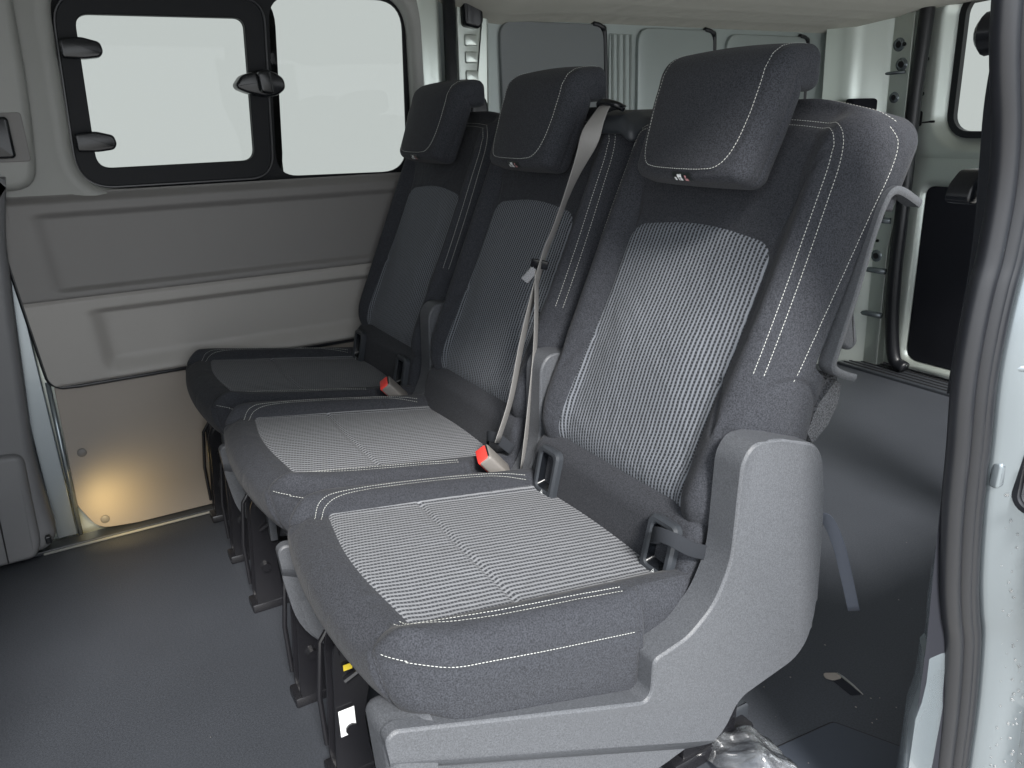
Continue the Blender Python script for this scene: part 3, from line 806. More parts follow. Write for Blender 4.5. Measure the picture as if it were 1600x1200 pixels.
# ================================================================== SEAT BELT on the middle seat
gd = empty('belt_guide', (CX-.48, 0, 0), label='black plastic belt guide on the shoulder of the middle seat', cat='belt guide')
def gp_warp(P): return np.stack([P[:, 0]+.225, P[:, 1]+.115-.0*P[:, 0], P[:, 2]+1.018-.30*np.clip(-P[:, 1]-.01, 0, 1)-.5*np.clip(P[:, 0]-.02, 0, 1)**1.0], -1)
V, P, B, Q = rbox((.055, .050, .016), .014, (.008, .008, .008), gp_warp)
put('housing', np_mesh('housing', V, Q), M_plast, gd)
bm_obj('guide_bar', tube(smooth_path([(.180, .085, 1.036), (.186, .068, 1.044), (.208, .062, 1.048), (.232, .066, 1.044), (.240, .082, 1.036)], 5), .006, 8), M_black, gd, True)
sb = empty('seat_belt', (0, 0, 0), label='grey webbing seat belt running from the shoulder guide to the buckle of the middle seat', cat='seat belt')
pts = smooth_path([(.022, .100, 1.040), (.020, .072, 1.048), (.020, .045, 1.018), (.020, .022, .972), (.020, -.012, .908), (.020, -.045, .837), (.020, -.072, .783), (.020, -.115, .652), (.024, -.148, .533), (.032, -.185, .455)], 6)
n = len(pts); wd = [Vector((1, -.15, 0)).lerp(Vector((-.62, .70, -.20)), min(1, max(0, (i/n-.10)/.38))) if i/n < .48 else Vector((-.62, .70, -.20)) for i in range(n)]
bm_obj('webbing', ribbon(pts, [.034]*n, .0013, wd), M_web, sb, True)
pts2 = smooth_path([(.020, -.085, .765), (.036, -.100, .64), (.044, -.120, .52), (.054, -.145, .40)], 6)
bm_obj('lap_webbing', ribbon(pts2, .030, .0013, (-.66, .68, -.25)), M_web, sb, True)
tg_ = bm_obj('tongue', box(-.016, .016, -.003, .003, -.009, .009, .003), M_black, sb, auto=40); tg_.location = (.018, -.078, .775); tg_.rotation_euler = (.3, .2, .9)
tm = bm_obj('tongue_blade', box(-.008, .008, -.001, .001, -.046, -.012, .001), M_chrome, tg_); tm.rotation_euler = (0, .5, 0)

# ================================================================== VAN BODY
# floor
bm = box(-.96, .72, -2.2, 2.10, -.03, 0.0)
fl = bm_obj('floor', bm, M_floor); tag(fl, kind='structure')
gr = bm_obj('ground', box(-1.3, 9, -9, 9, -.60, -.55), M_ground); tag(gr, kind='structure')
# floor hatch seam + anchor slot
hatch = empty('floor_hatch', (0, 0, 0), label='square vinyl covered hatch let into the floor behind the near seat', cat='floor hatch')
Hq = [(.526, .201), (.30, .045), (.47, -.26), (.70, .06), (.70, .275)]
LID = round_poly([(.526, .203), (.512, .06), (.495, -.12), (.69, -.12), (.69, .285)], .006, 2)
bm_obj('lid', slab(LID, 'z', 0.0005, .003, .001, 1), M_hatch, hatch)
bm_obj('gap', slab(offset_loop(LID, -.003), 'z', 0.0002, .0010, .0002, 1), M_dark, hatch)
sl_ = empty('floor_anchor', (0, 0, 0), label='pale lipped anchor slot in the dark floor behind the near seat', cat='floor anchor')
bm_obj('recess', slab(round_poly([(.452, .313), (.508, .305), (.500, .287), (.450, .293)], .003, 2), 'z', .0005, .0012, .0003, 1), M_panel, sl_)
bm_obj('lip', tube([(.448, .314, .002), (.462, .314, .003), (.485, .311, .003), (.510, .307, .0015)], [.002, .0022, .0018, .001], 8), M_trimL, sl_, True)
bm_obj('flap', slab(round_poly([(.434, .292), (.448, .316), (.462, .311), (.457, .292), (.444, .284)], .005, 3), 'z', .001, .0035, .001, 2), M_kick, sl_)

def s1(x, a, b): return float(ss(np.array(float(x)), a, b))
# headliner: gently crowned panel, its edge drooping to the far wall
nx, ny = 24, 60; vs = []; fs = []
for i in range(nx+1):
    for j in range(ny+1):
        x = -.96+1.74*i/nx; y = -2.2+4.34*j/ny; u = (x+.09)/.87
        z = 1.375 - .085*abs(u)**4 + .060*(1-s1(y, .12, .36))
        z -= .014*math.exp(-((y-.40)/.12)**2)
        vs.append((x, y, z))
for i in range(nx):
    for j in range(ny): a = i*(ny+1)+j; fs.append((a, a+1, a+ny+2, a+ny+1))
bm = bm_mesh(vs, fs); bmesh.ops.solidify(bm, geom=bm.faces[:], thickness=-.04)
ce = bm_obj('ceiling', bm, M_head, smooth=True, auto=60); tag(ce, kind='structure')

# ---- far side wall: upper trim with reveal round the windows
WX = -.93
def loop3(P, x): return [(x, p[0], p[1]) for p in P]
def resample(P, n):
    P = [np.array(p) for p in P]+[np.array(P[0])]; L = [0]
    for a, b in zip(P[:-1], P[1:]): L.append(L[-1]+np.linalg.norm(b-a))
    out = []
    for k in range(n):
        s = L[-1]*k/n; i = max(j for j in range(len(L)) if L[j] <= s+1e-12); i = min(i, len(P)-2)
        t = (s-L[i])/max(L[i+1]-L[i], 1e-9); out.append(tuple(P[i]*(1-t)+P[i+1]*t))
    return out
wall = empty('wall', (0, 0, 0), kind='structure')
Nn = 10
hole = round_poly([(.115, 1.345), (-.735, 1.345), (-.752, .888), (.110, .872)], [.10, .09, .09, .09], Nn)
hole = [(y, z) for y, z in hole]
big = [(.19, 1.46)]*(Nn+1)+[(-1.05, 1.46)]*(Nn+1)+[(-1.05, .80)]*(Nn+1)+[(.19, .80)]*(Nn+1)
bm = loft([loop3(big, -.922), loop3(offset_loop(hole, -.050), -.920), loop3(offset_loop(hole, -.036), -.9165), loop3(offset_loop(hole, -.024), -.915), loop3(offset_loop(hole, -.012), -.918), loop3(offset_loop(hole, -.004), -.925), loop3(hole, -.934), loop3(hole, -.965)])
bm_obj('window_surround', bm, M_trimL, wall, auto=50)
# outer skin behind everything (with window openings left free by building it from strips)
bm = bmesh.new()
for (y0, y1, z0, z1) in ((-2.2, -.76, -.03, 1.45), (-.76, .13, -.03, .880), (-.76, .13, 1.34, 1.45), (.13, 2.14, -.03, 1.45), (-.300, -.262, .88, 1.34)):
    join(bm, box(-1.0, -.968, y0, y1, z0, z1))
bm_obj('outer_skin', bm, M_primer, wall)

# ---- windows
def window_ring(name, O, I, x0, x1, m, parent, bev=.004):
    n = len(O); loops = [loop3(O, x0), loop3(O, x1-bev), loop3(offset_loop(O, bev), x1), loop3(offset_loop(I, -bev), x1), loop3(I, x1-bev), loop3(I, x0)]
    return bm_obj(name, loft(loops), m, parent, auto=28)
w1 = empty('side_window', (-.95, -.51, 1.09), label='opening side window with black frame, two hinges and a latch', cat='window')
def sh(o): # keep world coordinates for children of an offset empty
    return o
O1 = round_poly([(-.272, 1.315), (-.730, 1.308), (-.752, .893), (-.300, .893)], [.055, .07, .08, .06], 8)
I1 = round_poly([(-.322, 1.272), (-.692, 1.268), (-.706, .935), (-.340, .937)], [.025, .03, .035, .03], 8)
w1.location = (0, 0, 0)
window_ring('frame', O1, I1, -.958, -.934, M_frit, w1, .002)
window_ring('gasket', offset_loop(O1, -.004), offset_loop(O1, .001), -.958, -.931, M_rub, w1, .001)
bm_obj('mount', loft([loop3(offset_loop(O1, -.035), -.961), loop3(offset_loop(O1, .010), -.961)]), M_frit, w1)
bm_obj('pane', slab(offset_loop(I1, -.02), 'x', -.952, -.948, .0004, 1), M_glass, w1)
for z in (1.195, .995):
    yy = -.735 if z > 1.1 else -.742
    h_ = bm_obj('hinge', slab(round_poly([(yy-.0, z-.020), (yy-.0, z+.020), (yy+.045, z+.024), (yy+.082, z+.014), (yy+.086, z-.006), (yy+.078, z-.018), (yy+.045, z-.022)], .008, 4), 'x', -.936, -.908, .005, 3), M_black, w1, auto=35)
lt = bm_obj('latch', slab(round_poly([(-.372, 1.118), (-.355, 1.140), (-.318, 1.150), (-.30, 1.154), (-.272, 1.146), (-.252, 1.132), (-.250, 1.108), (-.272, 1.092), (-.300, 1.088), (-.345, 1.098), (-.368, 1.108)], .010, 4), 'x', -.936, -.893, .006, 3), M_black, w1, auto=35)
bm_obj('latch_knob', slab(round_poly([(-.318, 1.100), (-.322, 1.146), (-.290, 1.152), (-.286, 1.094)], .008, 4), 'x', -.900, -.868, .006, 3), M_black, lt, auto=25)
w2 = empty('fixed_window', (0, 0, 0), label='fixed side window pane with rounded corners right of the opening window', cat='window')
O2 = round_poly([(.150, 1.345), (-.300, 1.345), (-.330, .870), (.140, .860)], [.02]*4, 8)
I2 = round_poly([(.108, 1.332), (-.252, 1.328), (-.284, .892), (.092, .886)], [.075, .06, .06, .075], 8)
window_ring('border', O2, I2, -.964, -.957, M_frit, w2, .001)
bm_obj('pane', slab(offset_loop(I2, -.015), 'x', -.963, -.9605, .0003, 1), M_glass, w2)

# ---- moulded lower trim
def panel_grid(y0, y1, z0, z1, fx, ny, nz):
    vs = []; fs = []
    Y = np.linspace(y0, y1, ny+1); Z = np.linspace(z0, z1, nz+1)
    for y in Y:
        for z in Z: vs.append((fx(y, z), y, z))
    for i in range(ny):
        for j in range(nz): a = i*(nz+1)+j; fs.append((a, a+nz+1, a+nz+2, a+1))
    return vs, fs
def s1(x, a, b): return float(ss(np.array(float(x)), a, b))
def fx_panel(y, z):
    x = -.905
    # sill roll at the top
    x += -.016*s1(z, .862, .885)
    x += .014*s1(z, .840, .80)*0
    # upper field: shallow dish with rounded left end
    m = s1(z, .842, .815)*0
    top = 1-s1(z, .828, .846); bot = s1(z, .655, .67); lft = s1(y, -.86, -.83)
    x += -.010*top*bot*lft
    # seam line
    x += -.006*math.exp(-((z-.640)/.0030)**2)
    # lower embossed channel
    zt = .600 + .01*(y+.8)*0; zbm = .468
    m = (1-s1(z, zt-.006, zt+.012))*s1(z, zbm-.035, zbm+.02)*s1(y, -.80, -.765)
    x += -.020*m
    # roll in at lower edge
    x += -.012*(1-s1(z, .424, .436))
    return x
vs, fs = panel_grid(-.925, .30, .425, .886, fx_panel, 90, 160)
def yl(z): return -.935+.035*(.886-z)/.46 + (.035*(1-math.sqrt(max(0, 1-((.460-z)/.035)**2))) if z < .46 else 0)
vs = [(x, yl(z)+(y+.925)/1.225*(.30-yl(z)), z) for x, y, z in vs]
bm = bm_mesh(vs, fs)
wp = empty('wall_panel', (0, 0, 0), label='moulded grey trim panel with an embossed channel below the side windows', cat='trim panel')
# split at the seam into an upper slate and a lower taupe moulding
up_ = [f for f in fs if sum(vs[i][2] for i in f)/4 > .640]; lo_ = [f for f in fs if sum(vs[i][2] for i in f)/4 <= .640]
bm_obj('upper_moulding', bm_mesh(vs, up_), M_trimD, wp, True); bm_obj('lower_moulding', bm_mesh(vs, lo_), M_trimT, wp, True); bm.free()
for nm in ('x',): pass
bm_obj('edge_trim', tube([(-.917, yl(z)-.002, z) for z in (.885, .80, .70, .60, .52, .47, .455, .445, .438, .432, .428, .426)]+[(-.917, -.84, .4235), (-.917, .28, .4225)], .0055, 8), M_rub, wp, True)
# kick board
kb = empty('kick_board', (0, 0, 0), label='flat taupe kick board between the moulded panel and the floor', cat='trim panel')
bm_obj('board', slab(round_poly([(-.905, .10), (-.895, .43), (.30, .43), (.30, .012), (-.78, .012), (-.87, .022)][::-1], [.01, .01, .01, .0, .02, .03][::-1], 4), 'x', -.955, -.932, .002, 2), M_kick, kb)
for y, z in ((-.868, .243), (-.850, .046)):
    bm_obj('screw_cap', tube([(-.933, y, z), (-.929, y, z), (-.927, y, z)], [.011, .011, .008], 18), M_trimD, kb, auto=40)
# bare metal strip at the front end of the board
bs = empty('metal_strip', (0, 0, 0), label='bright bare metal strip beside the pillar trim, left of the kick board', cat='metal strip')
bm_obj('flange', box(-.952, -.934, -.965, -.918, .02, .90, .003), M_silver, bs); bm_obj('bead', tube([(-.931, -.912, .02), (-.931, -.906, .44)], .006, 10), M_silver, bs, True)
# floor edge strip
es = empty('floor_strip', (0, 0, 0), label='thin pale edging strip along the floor at the far wall', cat='edging strip')
bm_obj('moulding', box(-.955, -.905, -1.2, .40, 0.0, .010, .003), M_plast, es); bm_obj('bead', tube([(-.9005, -1.0, .004), (-.9005, .40, .004)], .0035, 8), M_trimL, es, True)

# ---- B-pillar trim, front left of the picture
bp_ = empty('pillar_trim', (0, 0, 0), label='grey plastic pillar trim at the left edge, running down to the floor', cat='pillar trim')
edge = [(-.890, .93), (-.918, .80), (-.935, .643), (-.952, .45), (-.966, .299), (-.965, .17), (-.960, .06), (-.985, .028)]
poly = edge + [(-1.6, .012), (-1.6, .93)]
poly = round_poly(poly, [.004, .03, .03, .03, .03, .04, .015, .02, 0, 0], 4)
bm_obj('lower_trim', slab(poly, 'x', -.96, -.865, .022, 5), M_pil, bp_, auto=50)
# raised step on the trim (boxed lower part)
stp = round_poly([(-.985, .30), (-1.6, .33), (-1.6, .02), (-1.01, .022), (-.995, .06), (-.990, .20)], .03, 4)
bm_obj('boxed_step', slab(stp, 'x', -.87, -.850, .014, 4), M_pil, bp_, auto=50)
bm_obj('joint', tube([(-.851, -1.055, .36), (-.848, -1.062, .20), (-.848, -1.070, .03)], .0016, 6), M_dark, bp_)
bm_obj('side_recess', slab(round_poly([(-1.06, .24), (-1.075, .11), (-1.10, .07), (-1.5, .07), (-1.5, .30)], .02, 4), 'x', -.85, -.847, .001, 1), M_dark, bp_)
upt = round_poly([(-.800, 1.46), (-.812, 1.10), (-.835, .898), (-1.6, .890), (-1.6, 1.46)], [.0, .1, .05, 0, 0], 5)
bm_obj('upper_trim', slab(upt, 'x', -.93, -.885, .020, 5), M_trimL, bp_, auto=50)
bm_obj('joint_filler', box(-.935, -.900, -1.6, -.905, .82, .94), M_trimD, bp_)
rc = slab(rrect(-.965, -.836, .960, 1.062, .006, 3), 'x', -.884, -.881, .001, 1); bm_obj('recess_plate', rc, M_trimD, bp_)
bm_obj('coat_hook', slab(rrect(-.945, -.862, .968, 1.054, .008, 4), 'x', -.882, -.862, .006, 3), M_black, bp_, auto=50)

# ---- body pillar behind the fixed window: silver return, seal, pressed column
cp = empty('body_pillar', (0, 0, 0), label='pressed metal body pillar with a black belt reel cover, behind the far seat', cat='pillar')
bm_obj('window_return', box(-.965, -.915, .125, .205, .80, 1.46, .02, 4), M_primer, cp, auto=50)
bm_obj('seal', tube([(-.915, .222, .70), (-.915, .232, 1.46)], .018, 12), M_rub, cp, True)
bm_obj('column', slab(round_poly([(.252, .70), (.258, 1.46), (.365, 1.46), (.345, .70)][::-1], .004, 2), 'x', -.965, -.925, .008, 3), M_primer, cp, auto=50)
for z in (1.235, 1.19, 1.14): bm_obj('pressing', slab(rrect(.278, .318, z-.016, z+.016, .006, 4), 'x', -.927, -.919, .004, 2), M_primer, cp, auto=50)
bm_obj('reel_cover', slab(round_poly([(.270, 1.27), (.268, 1.40), (.325, 1.40), (.328, 1.28), (.315, 1.262)], .01, 4), 'x', -.93, -.895, .008, 3), M_black, cp, auto=50)
bm_obj('belt_anchor_cover', slab(round_poly([(.262, 1.00), (.270, 1.075), (.283, 1.088), (.312, 1.088), (.325, 1.07), (.335, 1.00)], .008, 4), 'x', -.93, -.88, .010, 3), M_black, cp, auto=50)

# ---- cargo side: sheet-metal side with blanking panels, ribs, wheel arch
cs = empty('cargo_side', (0, 0, 0), label='bare sheet metal cargo side wall with ribs behind the seats', cat='van side')
bm_obj('skin', box(-.967, -.945, .20, 2.13, -.02, 1.46), M_side, cs)
def blank(y0, y1, m, z1=1.292):
    O = round_poly([(y1, z1), (y0, z1), (y0+.01, .62), (y1+.03, .62)], [.045, .05, .05, .05], 6)
    bm_obj('blanking_panel', slab(O, 'x', -.946, -.932, .004, 3), m, cs, auto=50)
    bm_obj('panel_seal', tube(smooth_path([(-.936, y1-.04, z1+.002), (-.936, y1-.005, z1-.008), (-.936, y1+.008, z1-.05), (-.936, y1+.022, .90), (-.936, y1+.034, .62)], 5), .0085, 8), M_rub, cs, True)
blank(.40, .775, M_wallp); 
for y in (.815, .838, .863, .888): bm_obj('rib', tube([(-.943, y+.02, .60), (-.943, y, 1.265)], .0065, 8), M_side, cs, True)
bm_obj('rib_plate', box(-.946, -.940, .805, .90, .60, 1.268, .003), M_side, cs)
blank(.915, 1.245, M_side, 1.288)
blank(1.31, 1.72, M_side, 1.280)
bm_obj('wheel_arch', slab(round_poly([(.75, .0), (.80, .28), (1.0, .42), (1.35, .42), (1.55, .28), (1.60, 0)][::-1], .08, 5), 'x', -.95, -.70, .03, 4), M_plast, cs, auto=50)

# ---- rear corner pillar (door jamb) with holes
dp = empty('rear_pillar', (0, 0, 0), label='pale metal rear corner pillar with drilled holes, left of the rear door', cat='pillar')
bm_obj('inner_return', slab(round_poly([(-.96, -.02), (-.96, 1.46), (-.885, 1.46), (-.885, -.02)], .004, 1), 'y', 2.12, 2.02, .004, 2), M_primer, dp)
# curved face sweeping from the side to the jamb
loops = []
for z in np.linspace(0, 1.46, 24):
    b = .05*ss(np.array(z), .75, .35)*0 + .015*math.sin(z*5)
    loops.append([(-.955, 1.80, z), (-.935, 1.88, z), (-.925, 1.93, z), (-.90, 1.955, z), (-.875, 1.975+b*.2, z), (-.85, 2.00, z), (-.82, 2.02, z), (-.775, 2.035, z)])
bm_obj('swept_face', loft(loops, closed=False), M_primer, dp, auto=60)
bm_obj('jamb_face', slab(round_poly([(-.852, -.0), (-.855, .36), (-.868, .55), (-.868, 1.46), (-.752, 1.46), (-.748, .9), (-.748, .62), (-.765, .50), (-.765, 0)], .02, 3), 'y', 2.06, 2.015, .006, 3), M_primer, dp, auto=50)
for x, z, r in ((-.800, 1.245, .012), (-.778, 1.245, .007), (-.782, 1.175, .012), (-.800, 1.060, .010), (-.805, .965, .005), (-.803, .915, .008), (-.800, .62, .008), (-.812, .46, .012), (-.812, .52, .006)):
    bm_obj('hole', tube([(x, 2.010, z), (x, 2.016, z)], r, 14), M_dark, dp)
    if r > .009: bm_obj('pressed_ring', tube([(x, 2.0165, z), (x, 2.012, z), (x, 2.010, z), (x, 2.013, z)], [r*2.1, r*1.9, r*1.5, r], 18, False), M_silver, dp, True)
for z in (1.145, .60, .40, .22): bm_obj('step_rib', tube([(-.875, 2.012, z), (-.762, 2.010, z+.004)], .006 if z > 1 else .012, 8), M_silver, dp, True)
bm_obj('bracket', slab(rrect(-.90, -.855, .60, 1.06, .012, 4), 'y', 2.0, 1.86, .01, 3), M_panel, dp, auto=50)

# ---- rear doors
def rear_door(sx, x0, x1, label):
    rd = empty('rear_door', (0, 0, 0), label=label, cat='door', group='pair of rear doors')
    Oo = rrect(x0, x1, .02, 1.44, [.03]*4, 6)
    wz0, wz1 = .925, 1.40
    hi = rrect(x0+.195, x1-.06, wz0, wz1, [.07, .07, .07, .07], 6)
    Oo = rrect(x0, x1, .84, 1.46, [.01]*4, 6)
    mk = lambda P, y: [(p[0], y, p[1]) for p in P]
    bm = loft([mk(Oo, 2.10), mk(Oo, 2.065), mk(offset_loop(hi, -.062), 2.055), mk(offset_loop(hi, -.045), 2.062), mk(offset_loop(hi, -.030), 2.09), mk(hi, 2.10), mk(hi, 2.115)])
    bm_obj('upper_shell', bm, M_primer, rd, auto=55)
    O3 = round_poly([(x1-.05, .735), (x0+.150, .735), (x0+.140, .06), (x1-.05, .06)], [.02, .03, .05, .05], 6)
    big3 = rrect(x0, x1, .02, .841, [.01]*4, 6)
    bm = loft([mk(big3, 2.10), mk(big3, 2.062), mk(offset_loop(O3, -.035), 2.050), mk(offset_loop(O3, -.015), 2.055), mk(O3, 2.080)], False, False)
    bm_obj('lower_shell', bm, M_primer, rd, auto=55)
    bm_obj('inner_panel', slab(offset_loop(O3, -.004), 'y', 2.092, 2.066, .006, 3), M_panel, rd, auto=50)
    bm_obj('window_seal', loft([mk(offset_loop(hi, -.012), 2.100), mk(offset_loop(hi, -.012), 2.085), mk(offset_loop(hi, .012), 2.085), mk(offset_loop(hi, .012), 2.11)]), M_rub, rd, auto=50)
    bm_obj('pane', slab(offset_loop(hi, -.004), 'y', 2.112, 2.108, .0003, 1), M_glass, rd)
    for x, z in ((x0+.100, 1.19), (x0+.095, 1.07)): bm_obj('hole', tube([(x, 2.056, z), (x, 2.064, z)], .008, 12), M_dark, rd)
    bm_obj('drain_slot', slab(rrect(x0+.085, x0+.105, .955, 1.01, .009, 4), 'y', 2.066, 2.056, .001, 1), M_dark, rd)
    bm_obj('drain_line', tube([(x0+.100, 2.06, .968), (x0+.155, 2.055, .972)], .004, 6), M_dark, rd)
    return rd
rear_door(1, -.770, -.02, 'left rear door with a dark lower load panel and a rounded window')
rear_door(-1, -.01, .72, 'right rear door beside the near body side, mostly hidden by the pillar')
sill = tag(bm_obj('rear_sill', slab(rrect(-.80, .72, 1.93, 2.12, .01, 3), 'z', 0, .012, .004, 2), M_plast), 'black ribbed sill strip across the floor at the rear door', 'sill')
for k in range(5): bm_obj('groove', box(-.78, .70, 1.95+.03*k, 1.957+.03*k, .0125, .0145), M_dark, sill)

# ---- light-blocking wall added at the front and the body side ahead of the door opening (outside the frame, they shade the floor)
fb_ = tag(bm_obj('front_light_block', box(-.96, .72, -2.02, -1.98, 0, 1.30), M_pil), kind='structure')
bp2 = empty('front_side', (0, 0, 0), label='near body side ahead of the sliding door opening', cat='van side')
bm_obj('skin', box(.74, .78, -2.0, -1.35, -.05, 1.38), M_pil, bp2)

def lean(root, dx):
    for o in [q for q in bpy.data.objects if q.parent == root and q.type == 'MESH']:
        for v in o.data.vertices:
            k = max(0.0, 1-v.co.z/1.29); v.co.x += dx + (.055*k if v.co.x < -.2 else 0)
lean(dp, .040)
for q in [o for o in bpy.data.objects if o.name.startswith('rear_door') and o.type == 'EMPTY']: lean(q, 0.0)
bm_obj('seal', tube(smooth_path([(-.668, 2.02, 1.40), (-.668, 2.02, 1.28), (-.670, 2.02, 1.06), (-.662, 2.02, .834), (-.655, 2.02, .62), (-.650, 2.02, .42), (-.632, 2.02, .21), (-.60, 2.02, .06), (-.55, 2.02, .03)], 6), .026, 12), M_rub, dp, True)
# ---- unseen near body side, skin cut low and left open to let light in
ns = empty('near_side', (0, 0, 0), label='unseen low near side wall of the cargo bay, left open above to let light in', cat='van side')
bm_obj('inner_skin', box(.745, .765, .20, 2.12, -.02, .45), M_pil, ns)
bm_obj('roof_rail', box(.70, .765, .20, 2.12, 1.30, 1.42), M_pil, ns)
for y in (.95, 1.95): bm_obj('post', box(.73, .765, y, y+.15, .45, 1.32), M_pil, ns)
# door pillar and seals
SEAL = [(1.30, -.052), (1.114, -.042), (1.005, -.006), (.944, .006), (.881, .006), (.849, .001), (.80, -.002), (.744, .0), (.666, .013), (.582, .025), (.488, .046), (.43, .065), (.378, .085), (.264, .109), (.144, .125), (0., .148)]
pth = smooth_path([(.76, y, z) for z, y in SEAL], 5)
ds = empty('door_seal', (0, 0, 0), label='thick black rubber double seal curving down the door opening at the right', cat='door seal')
bm_obj('inner_lobe', tube([Vector(p)+Vector((-.005, -.008, 0)) for p in pth], .0128, 14), M_rub, ds, True)
bm_obj('outer_lobe', tube([Vector(p)+Vector((.007, .012, 0)) for p in pth], .0108, 14), M_rub, ds, True)
bm_obj('lip', tube([Vector(p)+Vector((.004, .006, 0)) for p in pth], .0112, 12), M_rub, ds, True)
# inner trim strip
bt = empty('door_pillar', (0, 0, 0), label='silver door pillar with rain drops beside the rubber door seal', cat='pillar')
inn = [(0, y, z) for z, y in [(1.42, -.03), (1.10, -.02), (.98, .0), (.86, -.006), (.769, -.006), (.741, -.010), (.58, .007), (.489, .018), (.391, .031), (.308, .038), (.25, .042), (.05, .05)]]
loops = []
for (x, y, z) in inn: loops.append([(.738, y+.06, z), (.743, y+.006, z), (.746, y+.0, z), (.750, y+.030, z), (.760, y+.08, z)])
bm_obj('inner_trim', loft(loops, closed=False), M_panel, bt, auto=50)
jv = []; 
for p in pth:
    p = Vector(p); z = p.z
    w_ = .010*math.sin(z*9)
    jv.append([(.750, p.y+.030, z), (.772, p.y+.022, z), (.784, p.y+.024, z), (.800, p.y+.046, z), (.812, p.y+.058+w_, z), (.850, p.y+.060+w_, z), (.90, p.y+.056, z), (.955, p.y+.066, z), (.970, p.y+.10, z), (.975, p.y+.40, z)])
bm_obj('jamb', loft(jv, closed=False), M_silver, bt, auto=50)
bm_obj('weld_flange', tube(smooth_path([(.790, .050, .715), (.812, .058, .722), (.86, .062, .705), (.93, .066, .70)], 5), .005, 8), M_silver, bt, True)
bm_obj('sill_end', loft([[(.715, y0+.030, z), (.738, y0+.002, z), (.7475, y0+.0, z), (.752, y0+.03, z), (.756, y0+.10, z)] for z, y0 in ((.50, .040), (.425, .042), (.383, .050), (.362, .052), (.358, .042), (.32, .046), (.29, .044), (.265, .036), (.174, .042), (.05, .05), (-.10, .06))], closed=False), M_silver, bt, auto=40)
for zz in (.872, .760):
    py = min(pth, key=lambda q: abs(q[2]-zz))[1]
    bm_obj('weld_ridge', tube(smooth_path([(.768, py+.026, zz-.004), (.788, py+.034, zz+.004), (.815, py+.060, zz), (.90, py+.066, zz-.004)], 5), .0045, 8), M_silver, bt, True)
py = min(pth, key=lambda q: abs(q[2]-.81))[1]
bm_obj('access_hole', slab(round_poly([(.790, .775), (.790, .825), (.812, .848), (.86, .848), (.86, .775)], .012, 4), 'y', py+.075, py+.052, .002, 2), M_dark, bt)
py = min(pth, key=lambda q: abs(q[2]-.63))[1]
bm_obj('oval_pressing', slab(rrect(.776, .788, .618, .650, .005, 4), 'y', py+.04, py+.021, .003, 2), M_silver, bt, auto=50)
# drops
bm = bmesh.new()
for k in range(420):
    z = random.uniform(.12, .62); i = min(range(len(pth)), key=lambda q: abs(pth[q][2]-z)); y = pth[i][1]+.058+.010*math.sin(z*9); xx = random.uniform(.790, .880); y = pth[i][1]+(float(np.interp(xx, [.784, .800, .812], [.024, .046, .058])) if xx < .812 else .058+.010*math.sin(z*9))
    r = random.uniform(.0008, .0026); t = bmesh.ops.create_icosphere(bm, subdivisions=1, radius=r)
    for v in t['verts']: v.co = Vector((v.co.x+xx, v.co.y*.6+y, v.co.z*1.15+z))
dr = bm_obj('rain_drops', bm, M_drop, bt, True); dr['kind'] = 'stuff'
# striker
stk = empty('door_striker', (.822, .0635, .635), label='chromed door striker in a black rimmed recess on the door pillar', cat='striker')
stk.rotation_euler = (0, 0, -PI/2)
bm_obj('rim', loft([[(x, p[0], p[1]) for p in offset_loop(rrect(-.030, .050, -.044, .044, .022, 6), o)] for x, o in ((-.002, 0), (.006, .002), (.006, .008), (-.001, .009))]), M_rub, stk, auto=50)
bm_obj('plate', slab(offset_loop(rrect(-.030, .050, -.044, .044, .022, 6), .009), 'x', -.003, .001, .001, 1), M_chrome, stk)
bm_obj('bolt', tube([(0, -.005, .012), (.012, -.005, .012), (.014, -.005, .012)], [.011, .011, .008], 6), M_chrome, stk)
bm_obj('pin', tube([(.0, .010, -.02), (.02, .012, -.02), (.024, .02, -.01), (.02, .03, 0), (0, .03, 0)], .004, 8), M_chrome, stk, True)

# ---- hanging outboard belt on the near pillar
hb_ = empty('pillar_belt', (0, 0, 0), label='dark seat belt hanging straight down beside the rubber door seal', cat='seat belt')
pts = smooth_path([(.700, .062, 1.11), (.700, .060, 1.036), (.700, .070, .971), (.700, .082, .90), (.700, .086, .83), (.700, .084, .752), (.700, .085, .70)], 5)
bm_obj('webbing', ribbon(pts, .030, .002, (.25, .95, 0)), M_webd, hb_, True)
pts = smooth_path([(.690, .080, 1.10), (.690, .085, 1.02), (.690, .095, .93), (.690, .10, .83), (.690, .10, .74)], 5)
bm_obj('webbing', ribbon(pts, .018, .002, (.1, .95, 0)), M_web, hb_, True)
bm_obj('top_anchor', tube([(.700, .068, 1.098), (.675, .068, 1.098), (.668, .068, 1.098)], [.018, .022, .014], 16), M_black, hb_, auto=50)
bm_obj('tongue', slab(round_poly([(.062, .925), (.066, .942), (.085, .958), (.125, .958), (.125, .938), (.090, .934), (.078, .920)], .006, 3), 'x', .660, .690, .006, 3), M_black, hb_, auto=50)

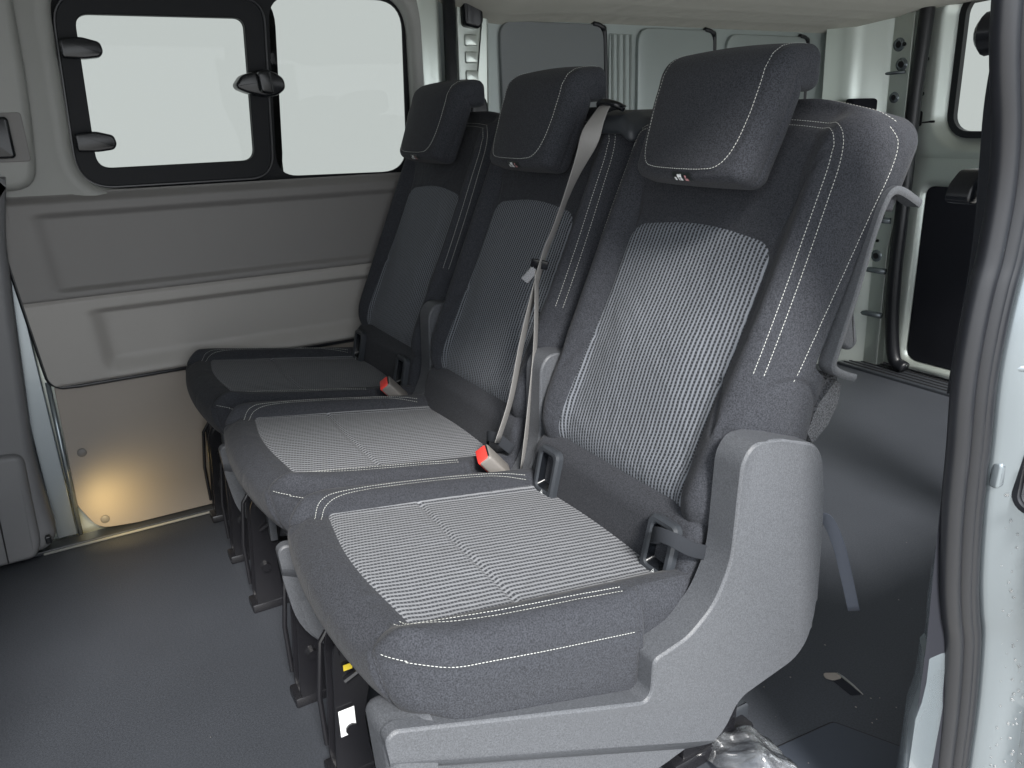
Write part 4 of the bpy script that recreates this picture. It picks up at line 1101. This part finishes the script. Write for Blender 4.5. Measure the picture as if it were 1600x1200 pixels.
# ---- crumpled clear film bag on the floor, bottom edge
vs = []; fs = []; n1, n2 = 26, 18
for i in range(n1+1):
    for j in range(n2+1):
        u, v = i/n1, j/n2; x = .43+.15*u; y = -.04+.11*v
        z = .006+.050*math.sin(PI*u)**.6*math.sin(PI*v)**.6+.012*math.sin(u*9+v*5)*math.sin(v*8-u*3)+.005*abs(math.sin(u*14-v*11))
        vs.append((x+.05*v, y-.03*u, max(z, .003)))
for i in range(n1):
    for j in range(n2): a = i*(n2+1)+j; fs.append((a, a+1, a+n2+2, a+n2+1))
bm = bm_mesh(vs, fs); bmesh.ops.solidify(bm, geom=bm.faces[:], thickness=.0008)
tag(bm_obj('plastic_bag', bm, M_bag, smooth=True), 'crumpled clear plastic bag lying on the floor beside the near seat', 'plastic bag')
# foot bracket peeking out behind the near seat's cover
fb = bm_obj('rear_foot', slab(rrect(.128, .158, .02, .075, .004, 3), 'z', 0.0, .045, .006, 2), M_plast, seats[0], auto=50)

# ---- courtesy lamp low on the pillar trim (lit in the photo: warm pool on the kick board)
lp = empty('step_lamp', (0, 0, 0), label='small lit courtesy lamp at the foot of the grey pillar trim', cat='lamp')
bm_obj('housing', box(-.862, -.846, -.985, -.972, .055, .075, .003), M_black, lp)
ld = bpy.data.lights.new('warm_bulb', 'SPOT'); ld.energy = 1.3; ld.color = (1.0, .72, .30); ld.spot_size = math.radians(150); ld.spot_blend = 1.0; ld.shadow_soft_size = .02
lo = bpy.data.objects.new('warm_bulb', ld); C.objects.link(lo); lo.location = (-.815, -.855, .10); lo.parent = lp
lo.rotation_euler = (Vector((-.815, -.855, .10))-Vector((-.935, -.80, .075))).to_track_quat('Z', 'Y').to_euler()

# lint and grit lying about on the vinyl
bm = bmesh.new()
for k in range(46):
    x, y = random.uniform(-.85, .66), random.uniform(-1.3, .9)
    if k % 3: x, y = random.uniform(.36, .66), random.uniform(.02, .8)
    r = random.uniform(.0006, .0016); t = bmesh.ops.create_icosphere(bm, subdivisions=1, radius=r)
    for v in t['verts']: v.co = Vector((v.co.x*random.uniform(.8, 1.6)+x, v.co.y+y, v.co.z*.5+.0035))
g_ = bm_obj('grit', bm, M_kick, None, True); g_['kind'] = 'stuff'; g_['label'] = 'pale specks of grit scattered over the dark floor'
